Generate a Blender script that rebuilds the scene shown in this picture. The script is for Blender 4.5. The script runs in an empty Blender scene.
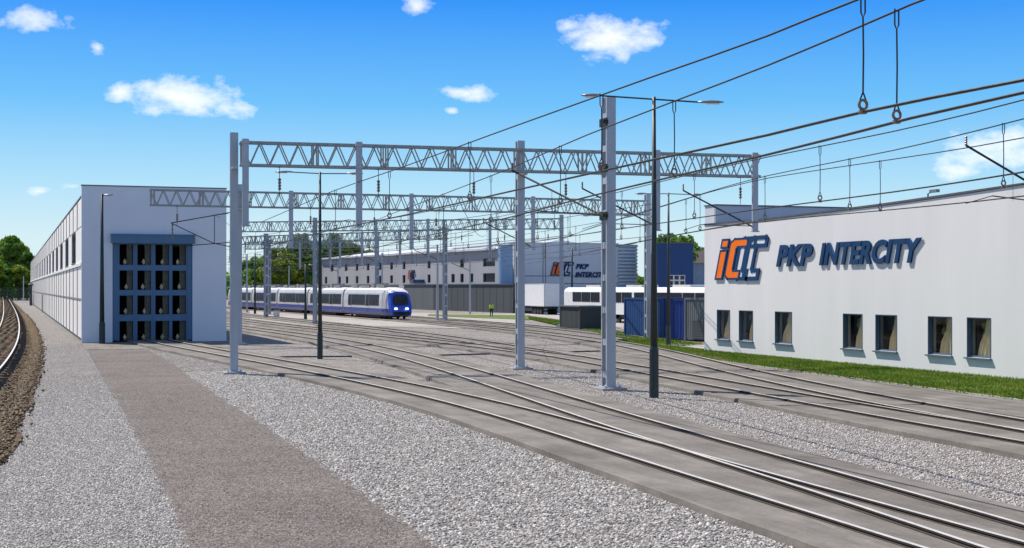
import bpy, bmesh, math, random
import numpy as np
from mathutils import Matrix, Vector
R = math.radians
random.seed(7); rng = np.random.default_rng(7)
S = bpy.context.scene
COL = S.collection

# ------------------------------------------------------------------ camera, sky, sun, exposure
F, HC, HY = 1400.0, 3.55, 288.0            # focal length in pixels, eye height, horizon row
YAW = math.atan(501 / 1400)
SN, CS = math.sin(YAW), math.cos(YAW)
FWD, RGT = Vector((SN, CS, 0)), Vector((CS, -SN, 0))
cd = bpy.data.cameras.new('camera'); cam = bpy.data.objects.new('camera', cd); COL.objects.link(cam)
cd.sensor_width = 36; cd.lens = F / 1024 * 36; cd.shift_y = (HY - 274) / 1024
cd.clip_start = .5; cd.clip_end = 6000
cam.location = (0, 0, HC); cam.rotation_euler = (R(90), 0, -YAW)
S.camera = cam

SUN_EL = R(54); SUN_AZ = Vector((-.53, .848)).normalized()
sl = bpy.data.lights.new('sun', 'SUN'); sl.energy = 5.0; sl.angle = R(.53); sl.color = (1, .925, .82)
so = bpy.data.objects.new('sun', sl); COL.objects.link(so)
sdir = Vector((SUN_AZ.x * math.cos(SUN_EL), SUN_AZ.y * math.cos(SUN_EL), math.sin(SUN_EL)))
so.rotation_euler = sdir.to_track_quat('Z', 'Y').to_euler(); so.location = (0, 0, 60)

S.view_settings.view_transform = 'Standard'; S.view_settings.look = 'None'
S.view_settings.exposure = 0.42; S.view_settings.gamma = 1; S.view_settings.use_curve_mapping = False
S.cycles.max_bounces = 6; S.cycles.transparent_max_bounces = 12
S.cycles.use_adaptive_sampling = True; S.cycles.use_denoising = True

SKYK = 7.2
W = bpy.data.worlds.new('World'); S.world = W; W.use_nodes = True
nt = W.node_tree; nt.nodes.clear()
def N(t, tree=None, **kw):
    n = (tree or nt).nodes.new(t)
    for k, v in kw.items(): setattr(n, k, v)
    return n
def L(a, b, tree=None): (tree or nt).links.new(a, b)
def M_(op, a, b=None, c=None, clamp=False):
    n = N('ShaderNodeMath', operation=op, use_clamp=clamp)
    for i, v in enumerate((a, b, c)):
        if v is None: continue
        if isinstance(v, (int, float)): n.inputs[i].default_value = v
        else: L(v, n.inputs[i])
    return n.outputs[0]
sky = N('ShaderNodeTexSky', sky_type='NISHITA', sun_disc=False)
sky.sun_elevation = SUN_EL; sky.sun_rotation = math.atan2(SUN_AZ.x, SUN_AZ.y)
sky.air_density = 1.0; sky.dust_density = .3; sky.ozone_density = 2.2
tc = N('ShaderNodeTexCoord'); DIRV = tc.outputs['Generated']
def dotv(vec):
    n = N('ShaderNodeVectorMath', operation='DOT_PRODUCT'); L(DIRV, n.inputs[0]); n.inputs[1].default_value = vec
    return n.outputs['Value']
def cnoise(scale, detail, rough):
    n = N('ShaderNodeTexNoise'); n.inputs['Scale'].default_value = scale; n.inputs['Detail'].default_value = detail
    n.inputs['Roughness'].default_value = rough
    mp = N('ShaderNodeMapping'); mp.inputs['Scale'].default_value = (1, 1, 1.75); L(DIRV, mp.inputs['Vector']); L(mp.outputs[0], n.inputs['Vector']); return n.outputs['Fac']
sx = N('ShaderNodeSeparateXYZ'); L(DIRV, sx.inputs[0])
# clear summer air: the sky node, deepened towards the blue the place has that day
gr_ = N('ShaderNodeValToRGB'); L(sx.outputs['Z'], gr_.inputs[0]); el_ = gr_.color_ramp.elements
while len(el_) < 6: el_.new(.5)
for e_, (p_, c_) in zip(el_, [(0, (.64, .77, .81)), (.035, (.58, .76, .83)), (.075, (.37, .66, .86)), (.13, (.125, .47, .87)), (.205, (.006, .245, .86)), (.42, (.08, .17, .40))]): e_.position = p_; e_.color = (*c_, 1)
g8 = N('ShaderNodeVectorMath', operation='SCALE'); L(gr_.outputs[0], g8.inputs[0]); g8.inputs['Scale'].default_value = SKYK
hs = N('ShaderNodeMix', data_type='RGBA'); hs.inputs[0].default_value = .94; L(sky.outputs[0], hs.inputs[6]); L(g8.outputs[0], hs.inputs[7])
n1 = cnoise(46, 7, .62); n2 = cnoise(120, 4, .6)
# fair-weather clouds: direction in the sky (as column, row), half width, half height, strength
clouds = [(182, 97, 52, 20, 1.0), (122, 93, 18, 10, .8), (232, 108, 26, 11, .85), (615, 37, 52, 20, 1.0), (588, 44, 26, 11, .8), (566, 26, 18, 10, .75), (467, 93, 34, 10, .8),
          (453, 111, 10, 5, .6), (416, 6, 20, 14, .72), (38, 20, 34, 13, .9), (98, 48, 10, 9, .7), (1000, 150, 62, 26, .78), (960, 172, 34, 12, .62),
          (40, 191, 14, 6, .62), (72, 186, 15, 6, .62), (1190, 60, 80, 40, .9), (-160, 110, 70, 30, .9), (-420, 60, 90, 40, .9), (1500, 140, 90, 30, .9)]
mask = None
for (px, py, hw, hh, st) in clouds:
    c = (FWD + RGT * ((px - 512) / F) + Vector((0, 0, (HY - py) / F))).normalized()
    r = Vector((c.y, -c.x, 0)).normalized(); u = r.cross(c)
    x = M_('DIVIDE', dotv(r), hw / F); y = M_('DIVIDE', dotv(u), hh / F)
    rr = M_('SQRT', M_('ADD', M_('MULTIPLY', x, x), M_('MULTIPLY', y, y)))
    m = M_('MULTIPLY', M_('SUBTRACT', 1.0, rr), M_('GREATER_THAN', dotv(c), .5))
    m = M_('MULTIPLY', M_('MAXIMUM', m, -1.0), 1.0)
    m = M_('ADD', m, st - 1.0)
    mask = m if mask is None else M_('MAXIMUM', mask, m)
nz = M_('ADD', M_('MULTIPLY', M_('SUBTRACT', n1, .5), 2.3), M_('MULTIPLY', M_('SUBTRACT', n2, .5), .45))
dens = M_('MULTIPLY', M_('ADD', M_('ADD', mask, nz), .06), .56, clamp=True)
dens = M_('MULTIPLY', dens, M_('SUBTRACT', 2.0, dens))
dens = M_('SMOOTH_MIN', dens, .93, .1)
mx = N('ShaderNodeMix', data_type='RGBA'); L(dens, mx.inputs[0]); L(hs.outputs[2], mx.inputs[6]); mx.inputs[7].default_value = (7.5, 7.55, 7.9, 1)
bg = N('ShaderNodeBackground'); bg.inputs['Strength'].default_value = .115
L(mx.outputs[2], bg.inputs['Color']); wo = N('ShaderNodeOutputWorld'); L(bg.outputs[0], wo.inputs[0])

# ------------------------------------------------------------------ measuring helpers (photo column, row -> place)
def at(px, py, z=0.0):
    """Point on the horizontal plane z."""
    d = (HC - z) * F / (py - HY)
    return atd(px, d, z)
def atd(px, d, z=0.0):
    p = FWD * d + RGT * ((px - 512) / F * d)
    return Vector((p.x, p.y, z))
def ray(px, py): return FWD + RGT * ((px - 512) / F) + Vector((0, 0, (HY - py) / F))
def on_x(px, py, X):
    r = ray(px, py); t = X / r.x
    return Vector((X, r.y * t, HC + r.z * t))
def on_y(px, py, Y):
    r = ray(px, py); t = Y / r.y
    return Vector((r.x * t, Y, HC + r.z * t))

# ------------------------------------------------------------------ materials
MATS = {}
def new_mat(name):
    m = bpy.data.materials.new(name); m.use_nodes = True
    t = m.node_tree; b = t.nodes['Principled BSDF']
    MATS[name] = m
    return m, t, b
def ramp(t, fac, stops):
    n = t.nodes.new('ShaderNodeValToRGB'); e = n.color_ramp.elements
    while len(e) < len(stops): e.new(.5)
    for el, (p, c) in zip(e, stops): el.position = p; el.color = (*c, 1)
    t.links.new(fac, n.inputs[0]); return n.outputs[0]
def coords(t, scale=(1, 1, 1)):
    c = t.nodes.new('ShaderNodeTexCoord'); m = t.nodes.new('ShaderNodeMapping'); m.inputs['Scale'].default_value = scale
    t.links.new(c.outputs['Object'], m.inputs[0]); return m.outputs[0]
def noise(t, vec, scale, detail=4, rough=.55):
    n = t.nodes.new('ShaderNodeTexNoise'); n.inputs['Scale'].default_value = scale; n.inputs['Detail'].default_value = detail
    n.inputs['Roughness'].default_value = rough; t.links.new(vec, n.inputs['Vector']); return n.outputs['Fac']
def bump(t, b, h, strength, dist):
    n = t.nodes.new('ShaderNodeBump'); n.inputs['Strength'].default_value = strength; n.inputs['Distance'].default_value = dist
    t.links.new(h, n.inputs['Height']); t.links.new(n.outputs[0], b.inputs['Normal'])
def mixc(t, fac, a, b, blend='MIX'):
    n = t.nodes.new('ShaderNodeMix'); n.data_type = 'RGBA'; n.blend_type = blend
    for i, v in ((0, fac), (6, a), (7, b)):
        if isinstance(v, (int, float)): n.inputs[i].default_value = v
        elif isinstance(v, tuple): n.inputs[i].default_value = (*v, 1)
        else: t.links.new(v, n.inputs[i])
    return n.outputs[2]
def plain(name, col, rough=.6, metal=0., var=.12, scale=1.5, streak=False, bmp=0.0, bscale=30, spec=.5):
    """Painted or metal surface with uneven tone, optional run-off streaks."""
    m, t, b = new_mat(name)
    v = coords(t, (1, 1, .12) if streak else (1, 1, 1))
    f = noise(t, v, scale, 6, .65)
    lo = tuple(c * (1 - var) for c in col); hi = tuple(min(1, c * (1 + var)) for c in col)
    t.links.new(ramp(t, f, [(.3, lo), (.7, hi)]), b.inputs['Base Color'])
    rr = t.nodes.new('ShaderNodeMath'); rr.operation = 'MULTIPLY_ADD'; rr.inputs[1].default_value = .2; rr.inputs[2].default_value = rough - .1
    t.links.new(f, rr.inputs[0]); t.links.new(rr.outputs[0], b.inputs['Roughness'])
    b.inputs['Metallic'].default_value = metal; b.inputs['Specular IOR Level'].default_value = spec
    if bmp: bump(t, b, noise(t, coords(t), bscale, 5, .6), bmp, .02)
    return m
def gravel(name, stops, size, strength=.9, patch=.14, second=None):
    """Loose stone: one cell per stone, dark gaps, domed bump, slow tone drift."""
    m, t, b = new_mat(name); v = coords(t)
    wn = t.nodes.new('ShaderNodeTexNoise'); wn.inputs['Scale'].default_value = 1.3 / size; wn.inputs['Detail'].default_value = 2
    t.links.new(v, wn.inputs['Vector'])
    wv = t.nodes.new('ShaderNodeVectorMath'); wv.operation = 'MULTIPLY_ADD'; wv.inputs[1].default_value = (size * .5,) * 3
    t.links.new(wn.outputs['Color'], wv.inputs[0]); t.links.new(v, wv.inputs[2])
    def vor(scale, feat):
        n = t.nodes.new('ShaderNodeTexVoronoi'); n.feature = feat; n.inputs['Scale'].default_value = scale
        t.links.new(wv.outputs[0], n.inputs['Vector']); return n
    a = vor(1 / size, 'F1'); e = vor(1 / size, 'DISTANCE_TO_EDGE')
    sep = t.nodes.new('ShaderNodeSeparateColor'); t.links.new(a.outputs['Color'], sep.inputs[0])
    c = ramp(t, sep.outputs[0], stops)
    gap = ramp(t, e.outputs['Distance'], [(0, (.42, .40, .38)), (.16, (1, 1, 1))])
    c = mixc(t, 1.0, c, gap, 'MULTIPLY')
    f = noise(t, v, .35, 5, .6)
    c = mixc(t, 1.0, c, ramp(t, f, [(.3, (1 - patch,) * 3), (.7, (1 + patch * .4,) * 3)]), 'MULTIPLY')
    t.links.new(c, b.inputs['Base Color']); b.inputs['Roughness'].default_value = .9; b.inputs['Specular IOR Level'].default_value = .25
    ad = t.nodes.new('ShaderNodeMath'); ad.operation = 'MULTIPLY_ADD'; ad.inputs[1].default_value = .8
    t.links.new(sep.outputs[1], ad.inputs[0])
    mm = t.nodes.new('ShaderNodeMath'); mm.operation = 'MINIMUM'; mm.inputs[1].default_value = .35
    t.links.new(e.outputs['Distance'], mm.inputs[0])
    m2 = t.nodes.new('ShaderNodeMath'); m2.operation = 'MULTIPLY'; m2.inputs[1].default_value = 2.2; t.links.new(mm.outputs[0], m2.inputs[0])
    t.links.new(m2.outputs[0], ad.inputs[2])
    bump(t, b, ad.outputs[0], strength, size * .5)
    return m

gravel('pink_gravel', [(0, (.18, .165, .152)), (.35, (.315, .292, .272)), (.7, (.405, .38, .356)), (1, (.58, .55, .525))], .06, .9)
gravel('coarse_gravel', [(0, (.10, .094, .088)), (.35, (.24, .227, .215)), (.7, (.36, .343, .33)), (1, (.60, .58, .56))], .085, 1.0)
gravel('grey_gravel', [(0, (.12, .112, .105)), (.35, (.25, .236, .225)), (.7, (.36, .343, .33)), (1, (.58, .56, .54))], .055, 1.0)
gravel('brown_ballast', [(0, (.045, .03, .014)), (.4, (.115, .078, .04)), (.75, (.19, .132, .074)), (1, (.29, .21, .135))], .07, 1.0, .3)
gravel('path_grit', [(0, (.10, .084, .074)), (.5, (.20, .175, .16)), (1, (.36, .325, .30))], .034, .7, .25)

m, t, b = new_mat('concrete'); v = coords(t)
f1 = noise(t, v, .45, 7, .66); f2 = noise(t, v, 9, 5, .7); f3 = noise(t, coords(t, (1, .12, 1)), 2.2, 5, .6)
c = ramp(t, f1, [(.3, (.105, .094, .083)), (.5, (.16, .146, .130)), (.7, (.225, .206, .186))])
c = mixc(t, 1.0, c, ramp(t, f2, [(.25, (.78, .78, .78)), (.7, (1.1, 1.1, 1.1))]), 'MULTIPLY')
c = mixc(t, 1.0, c, ramp(t, f3, [(.3, (.72, .69, .65)), (.6, (1.06, 1.06, 1.06))]), 'MULTIPLY')
t.links.new(c, b.inputs['Base Color']); b.inputs['Roughness'].default_value = .85; bump(t, b, f2, .35, .02)
m, t, b = new_mat('pale_concrete'); v = coords(t)
f1 = noise(t, v, .6, 7, .66); f2 = noise(t, v, 14, 5, .7)
c = mixc(t, 1.0, ramp(t, f1, [(.3, (.27, .25, .23)), (.7, (.40, .375, .35))]), ramp(t, f2, [(.25, (.8, .8, .8)), (.7, (1.1, 1.1, 1.1))]), 'MULTIPLY')
t.links.new(c, b.inputs['Base Color']); b.inputs['Roughness'].default_value = .88; bump(t, b, f2, .3, .02)

m, t, b = new_mat('turf'); v = coords(t)
f1 = noise(t, v, 1.2, 6, .7); f2 = noise(t, v, 28, 4, .7)
c = mixc(t, 1.0, ramp(t, f1, [(.3, (.045, .10, .008)), (.5, (.09, .15, .012)), (.72, (.19, .20, .035))]), ramp(t, f2, [(.3, (.55, .6, .5)), (.7, (1.25, 1.2, 1.1))]), 'MULTIPLY')
t.links.new(c, b.inputs['Base Color']); b.inputs['Roughness'].default_value = .9; bump(t, b, f2, .8, .04)
def leafmat(name, a, bb, c_):
    m, t, b = new_mat(name); v = coords(t)
    f = noise(t, v, .55, 4, .6)
    g = t.nodes.new('ShaderNodeNewGeometry')
    c = ramp(t, f, [(.3, a), (.5, bb), (.72, c_)])
    rv = ramp(t, g.outputs['Random Per Island'], [(0, (.6, .62, .55)), (1, (1.35, 1.3, 1.2))])
    t.links.new(mixc(t, 1.0, c, rv, 'MULTIPLY'), b.inputs['Base Color']); b.inputs['Roughness'].default_value = .6
    b.inputs['Specular IOR Level'].default_value = .3
    tr = t.nodes.new('ShaderNodeBsdfTranslucent'); t.links.new(c, tr.inputs[0]); mxs = t.nodes.new('ShaderNodeMixShader'); mxs.inputs[0].default_value = .42
    t.links.new(b.outputs[0], mxs.inputs[1]); t.links.new(tr.outputs[0], mxs.inputs[2]); t.links.new(mxs.outputs[0], t.nodes['Material Output'].inputs[0])
leafmat('leaf_green', (.05, .13, .014), (.12, .25, .028), (.22, .36, .055))
leafmat('leaf_yellow', (.11, .17, .014), (.22, .31, .028), (.36, .41, .06))
plain('bark', (.09, .065, .045), .9, var=.3, scale=6)
plain('white_plaster', (.69, .74, .80), .85, var=.03, scale=.35, bmp=.08, bscale=40)
plain('facade_plaster', (.67, .67, .675), .85, var=.05, scale=.5, streak=True, bmp=.12, bscale=22)
plain('panel_white', (.86, .82, .78), .5, var=.05, scale=.4, streak=True)
plain('joint_dark', (.22, .21, .21), .8)
plain('joint_light', (.24, .235, .23), .8)
plain('roof_sheet', (.62, .63, .66), .45, .2, var=.08, scale=.6)
plain('cap_metal', (.12, .125, .14), .5, .5)
plain('blue_grey', (.07, .165, .29), .5, var=.1, scale=.8, streak=True)
plain('frame_slate', (.075, .115, .165), .5, var=.1)
plain('blue_grey_dark', (.05, .11, .21), .5, var=.1)
plain('galvanised', (.43, .46, .50), .45, .35, var=.16, scale=3, bmp=.05)
plain('galvanised_dull', (.29, .31, .31), .5, .45, var=.2, scale=4)
plain('mast_paint', (.38, .42, .47), .5, .25, var=.12, scale=2, streak=True)
plain('lamp_post_dark', (.022, .035, .036), .45, .2, var=.25, scale=3, streak=True)
plain('lamp_head', (.25, .26, .26), .4, .5, var=.1)
plain('lamp_glass', (.75, .74, .68), .25, 0)
plain('wire_dark', (.030, .032, .030), .55, .5, var=.3, scale=8)
plain('wire_copper', (.055, .05, .042), .45, .7, var=.3, scale=6)
plain('insulator', (.19, .15, .13), .35, .1, var=.25, scale=20)
plain('steel_top', (.60, .57, .53), .5, .3, var=.1, scale=3)
plain('rail_rust', (.035, .027, .021), .85, .1, var=.35, scale=6)
plain('sleeper', (.30, .27, .235), .9, var=.3, scale=5, bmp=.2)
plain('navy', (.006, .045, .13), .7, var=.08, spec=.2)
plain('orange', (.88, .17, .008), .6, var=.05, spec=.2)
plain('sign_pale', (.66, .70, .74), .4, var=.05)
plain('depot_grey', (.34, .34, .36), .8, var=.09, scale=.25, streak=True)
plain('depot_pale', (.56, .59, .64), .6, var=.07, scale=.25, streak=True)
plain('depot_blue', (.24, .36, .52), .5, var=.08, scale=.4, streak=True)
plain('annex_grey', (.055, .064, .074), .7, var=.12, scale=.3, streak=True)
plain('annex_mid', (.095, .105, .115), .7, var=.12, scale=.3, streak=True)
plain('tower_blue', (.006, .044, .155), .55, var=.12, scale=.4, streak=True)
plain('box_blue', (.005, .05, .17), .5, var=.15, scale=.5, streak=True)
plain('box_blue_bright', (.004, .032, .20), .5, var=.12, scale=.5, streak=True)
plain('box_grey', (.13, .15, .16), .6, var=.12, scale=.6, streak=True)
plain('shed_dark', (.038, .05, .05), .7, var=.2, scale=.6, streak=True)
plain('vehicle_white', (.74, .75, .77), .3, var=.04)
plain('train_white', (.47, .48, .51), .3, var=.06, scale=.4)
plain('train_blue', (.011, .038, .26), .3, var=.08)
plain('train_front_blue', (.012, .075, .55), .22, var=.05)
plain('train_roof', (.60, .60, .60), .6, var=.12, scale=.5)
plain('roof_gear', (.22, .225, .23), .6, var=.2)
plain('rubber', (.012, .012, .013), .8)
plain('under_dark', (.018, .018, .02), .7, var=.3)
plain('train_glass', (.008, .010, .014), .35, 0, var=.3, spec=.25)
plain('glass_dark', (.012, .016, .02), .06, 0, var=.3, scale=1.2)
plain('curtain', (.80, .68, .48), .9, var=.15, scale=4, streak=True)
plain('curtain_green', (.16, .20, .09), .9, var=.25, scale=4)
plain('reflection_grey', (.20, .20, .18), .8, var=.3, scale=3)
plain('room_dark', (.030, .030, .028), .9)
plain('ac_grey', (.10, .11, .115), .6)
plain('hivis', (.60, .75, .06), .7, var=.05)
plain('trousers', (.02, .025, .04), .9)
plain('skin', (.50, .32, .24), .6, var=.05)
plain('hair', (.04, .03, .02), .8)
plain('fence_wire', (.10, .13, .11), .6, .3)
plain('roof_tile', (.06, .05, .05), .8, var=.2, scale=2)
plain('stucco_blue', (.22, .28, .38), .8)
m, t, b = new_mat('window_glass')
tr = t.nodes.new('ShaderNodeBsdfTransparent'); tr.inputs[0].default_value = (.92, .91, .88, 1)
gl = t.nodes.new('ShaderNodeBsdfGlossy'); gl.inputs['Roughness'].default_value = .03
lw = t.nodes.new('ShaderNodeLayerWeight'); lw.inputs[0].default_value = .5
fr = t.nodes.new('ShaderNodeMath'); fr.operation = 'POWER'; fr.inputs[1].default_value = 4; t.links.new(lw.outputs['Facing'], fr.inputs[0])
ms = t.nodes.new('ShaderNodeMixShader'); t.links.new(fr.outputs[0], ms.inputs[0]); t.links.new(tr.outputs[0], ms.inputs[1]); t.links.new(gl.outputs[0], ms.inputs[2])
t.links.new(ms.outputs[0], t.nodes['Material Output'].inputs[0])
m, t, b = new_mat('headlight_glow'); b.inputs['Emission Color'].default_value = (.9, .95, 1, 1); b.inputs['Emission Strength'].default_value = 1.6

# ------------------------------------------------------------------ mesh building
def wm(o):
    m = o.matrix_basis.copy()
    while o.parent is not None: o = o.parent; m = o.matrix_basis @ m
    return m
class MB:
    def __init__(s): s.v = []; s.f = []; s.m = []
    def add(s, vs, fs, mi=0):
        o = len(s.v); s.v += [tuple(p) for p in vs]; s.f += [tuple(i + o for i in f) for f in fs]; s.m += [mi] * len(fs); return s
    def box(s, c, d, rz=0, mi=0):
        x, y, z = (k / 2 for k in d); cr, sr = math.cos(rz), math.sin(rz); vs = []
        for a, b_, e in ((-1, -1, -1), (1, -1, -1), (1, 1, -1), (-1, 1, -1), (-1, -1, 1), (1, -1, 1), (1, 1, 1), (-1, 1, 1)):
            p, q = a * x, b_ * y; vs.append((c[0] + p * cr - q * sr, c[1] + p * sr + q * cr, c[2] + e * z))
        return s.add(vs, [(0, 3, 2, 1), (4, 5, 6, 7), (0, 1, 5, 4), (1, 2, 6, 5), (2, 3, 7, 6), (3, 0, 4, 7)], mi)
    def bb(s, a, b_, mi=0): return s.box([(p + q) / 2 for p, q in zip(a, b_)], [abs(q - p) for p, q in zip(a, b_)], 0, mi)
    def bar(s, p, q, w, h, mi=0):
        p, q = Vector(p), Vector(q); d = (q - p).normalized()
        u = d.cross(Vector((0, 0, 1)))
        u = Vector((1, 0, 0)) if u.length < 1e-4 else u.normalized()
        v_ = u.cross(d); u = u * w / 2; v_ = v_ * h / 2; vs = []
        for o in (p, q): vs += [o - u - v_, o + u - v_, o + u + v_, o - u + v_]
        return s.add(vs, [(3, 2, 1, 0), (4, 5, 6, 7), (0, 1, 5, 4), (1, 2, 6, 5), (2, 3, 7, 6), (3, 0, 4, 7)], mi)
    def tube(s, pts, r, n=6, mi=0, caps=True):
        pts = [Vector(p) for p in pts]; k = len(pts); rs = r if isinstance(r, (list, tuple)) else [r] * k
        ref = None; vs = []; fs = []
        for i, p in enumerate(pts):
            d = (pts[min(i + 1, k - 1)] - pts[max(i - 1, 0)]).normalized()
            if ref is None: ref = Vector((0, 0, 1)) if abs(d.z) < .9 else Vector((1, 0, 0))
            u = d.cross(ref).normalized(); w = u.cross(d)
            ref = w
            for j in range(n):
                a = 2 * math.pi * j / n; vs.append(p + u * (rs[i] * math.cos(a)) + w * (rs[i] * math.sin(a)))
        for i in range(k - 1):
            for j in range(n):
                a, b_ = i * n + j, i * n + (j + 1) % n; fs.append((a, b_, b_ + n, a + n))
        if caps: fs += [tuple(range(n))[::-1], tuple(range((k - 1) * n, k * n))]
        return s.add(vs, fs, mi)
    def lathe(s, c, prof, n=12, mi=0):
        vs = []; fs = []; k = len(prof)
        for r, z in prof:
            for j in range(n):
                a = 2 * math.pi * j / n; vs.append((c[0] + r * math.cos(a), c[1] + r * math.sin(a), c[2] + z))
        for i in range(k - 1):
            for j in range(n):
                a, b_ = i * n + j, i * n + (j + 1) % n; fs.append((a, b_, b_ + n, a + n))
        fs += [tuple(range(n))[::-1], tuple(range((k - 1) * n, k * n))]
        return s.add(vs, fs, mi)
    def prism(s, poly, fn, h, mi=0, mside=None):
        """poly: 2-D outline; fn(x, y, k) gives the point at thickness k (0..h)."""
        n = len(poly); vs = [fn(x, y, 0) for x, y in poly] + [fn(x, y, h) for x, y in poly]
        s.add(vs, [tuple(range(n, 2 * n)), tuple(range(n))[::-1]], mi)
        o = len(s.v) - 2 * n; fs = [(o + i, o + (i + 1) % n, o + n + (i + 1) % n, o + n + i) for i in range(n)]
        s.f += fs; s.m += [mi if mside is None else mside] * n; return s
    def build(s, name, mats, parent=None, world=True, smooth=False):
        me = bpy.data.meshes.new(name); vs = s.v
        if parent is not None and world:
            im = wm(parent).inverted(); vs = [tuple(im @ Vector(p)) for p in vs]
        me.from_pydata(vs, [], s.f)
        mats = [mats] if isinstance(mats, str) else mats
        for k in mats: me.materials.append(MATS[k])
        me.polygons.foreach_set('material_index', s.m)
        if smooth: me.polygons.foreach_set('use_smooth', [True] * len(s.f))
        me.update()
        bm = bmesh.new(); bm.from_mesh(me); bmesh.ops.recalc_face_normals(bm, faces=bm.faces)
        bm.to_mesh(me); bm.free()
        o = bpy.data.objects.new(name, me); COL.objects.link(o)
        if parent is not None: o.parent = parent
        return o
def tag(o, label=None, cat=None, group=None, kind=None):
    for k, v_ in (('label', label), ('category', cat), ('group', group), ('kind', kind)):
        if v_: o[k] = v_
    return o
def thing(name, label, cat, loc=(0, 0, 0), rz=0, group=None):
    o = bpy.data.objects.new(name, None); COL.objects.link(o); o.location = loc; o.rotation_euler = (0, 0, rz); o.empty_display_size = .3
    return tag(o, label, cat, group)
def kids(o): return [c for c in bpy.data.objects if c.parent == o]
def copy_tree(o, parent=None):
    c = o.copy(); COL.objects.link(c); c.parent = parent
    for k in list(o.children): copy_tree(k, c)
    return c
def dup(o, loc, rz, label, group=None):
    c = copy_tree(o); c.location = loc; c.rotation_euler = (0, 0, rz); c['label'] = label
    if group: c['group'] = group
    return c
def struct(mb, name, mat, smooth=False): return tag(mb.build(name, mat, smooth=smooth), kind='structure')

def crom(pts, step=1.0):
    """Smooth curve through control points (2-D or 3-D), sampled about every step."""
    P = [np.array(p, float) for p in pts]; P = [2 * P[0] - P[1]] + P + [2 * P[-1] - P[-2]]; out = []
    for i in range(1, len(P) - 2):
        n = max(2, int(np.linalg.norm(P[i + 1] - P[i]) / step))
        a = [0]
        for j in range(3): a.append(a[-1] + max(1e-6, np.linalg.norm(P[i + j] - P[i + j - 1])) ** .5)
        for k in range(n):
            tt = a[1] + (a[2] - a[1]) * k / n
            q = [P[i - 1 + j] for j in range(4)]
            for lv in range(1, 4):
                q = [((a[j + lv] - tt) * q[j] + (tt - a[j]) * q[j + 1]) / (a[j + lv] - a[j]) for j in range(len(q) - 1)]
            out.append(q[0])
    out.append(P[-2]); return out
def smooth_fit(pts, k=2):
    """Corner cutting that softens hand-measured points."""
    P = [np.array(p, float) for p in pts]
    for _ in range(k):
        P = [P[0]] + [(P[i - 1] + 2 * P[i] + P[i + 1]) / 4 for i in range(1, len(P) - 1)] + [P[-1]]
    return P
def chaikin(pts, k=2):
    P = [np.array(p, float) for p in pts]
    for _ in range(k):
        q = [P[0]]
        for a, b_ in zip(P[:-1], P[1:]): q += [a * .75 + b_ * .25, a * .25 + b_ * .75]
        P = q + [P[-1]]
    return P
def normals2(P):
    out = []
    for i in range(len(P)):
        d = P[min(i + 1, len(P) - 1)] - P[max(i - 1, 0)]; d = d[:2] / np.linalg.norm(d[:2]); out.append(np.array((d[1], -d[0])))
    return out
def sheet(name, left, right, z, mat, cols=1, zfn=None, kind='structure'):
    """Ribbon of ground between two edge lines (same number of points)."""
    mb = MB(); n = len(left); vs = []; fs = []
    for a, b_ in zip(left, right):
        for j in range(cols + 1):
            p = np.array(a[:2]) * (1 - j / cols) + np.array(b_[:2]) * j / cols
            vs.append((p[0], p[1], z + (zfn(p[0], p[1], j / cols) if zfn else 0)))
    for i in range(n - 1):
        for j in range(cols):
            k = i * (cols + 1) + j; fs.append((k, k + 1, k + cols + 2, k + cols + 1))
    mb.add(vs, fs); return tag(mb.build(name, mat), kind=kind)
def resample(P, n):
    P = [np.array(p[:2], float) for p in P]; d = np.r_[0, np.cumsum([np.linalg.norm(b_ - a) for a, b_ in zip(P[:-1], P[1:])])]
    u = np.linspace(0, d[-1], n); X = np.array(P); return list(np.c_[np.interp(u, d, X[:, 0]), np.interp(u, d, X[:, 1])])
def wall(mb, O, U, L_, Z0, Z1, holes=(), depth=.3, inn=None, mi=0, mir=0, top=None):
    """Upright wall from O along unit U with openings (u0, u1, z0, z1) and their reveals; inn points indoors."""
    us = sorted({0, L_, *[h[0] for h in holes], *[h[1] for h in holes]}); zs = sorted({Z0, Z1, *[h[2] for h in holes], *[h[3] for h in holes]})
    O, U = Vector(O), Vector(U); inn = Vector(inn) if inn is not None else None
    def P(u, z):
        zz = top(u) if (top and z == Z1) else z
        return Vector((O.x + U.x * u, O.y + U.y * u, O.z + zz))
    for i in range(len(us) - 1):
        for j in range(len(zs) - 1):
            um, zm = (us[i] + us[i + 1]) / 2, (zs[j] + zs[j + 1]) / 2
            if any(h[0] < um < h[1] and h[2] < zm < h[3] for h in holes): continue
            mb.add([P(us[i], zs[j]), P(us[i + 1], zs[j]), P(us[i + 1], zs[j + 1]), P(us[i], zs[j + 1])], [(0, 1, 2, 3)], mi)
    for (a, b_, c, d) in holes:
        q = [P(a, c), P(b_, c), P(b_, d), P(a, d)]
        for k in range(4):
            p0, p1 = q[k], q[(k + 1) % 4]; mb.add([p0, p1, p1 + inn * depth, p0 + inn * depth], [(0, 1, 2, 3)], mir)

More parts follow.
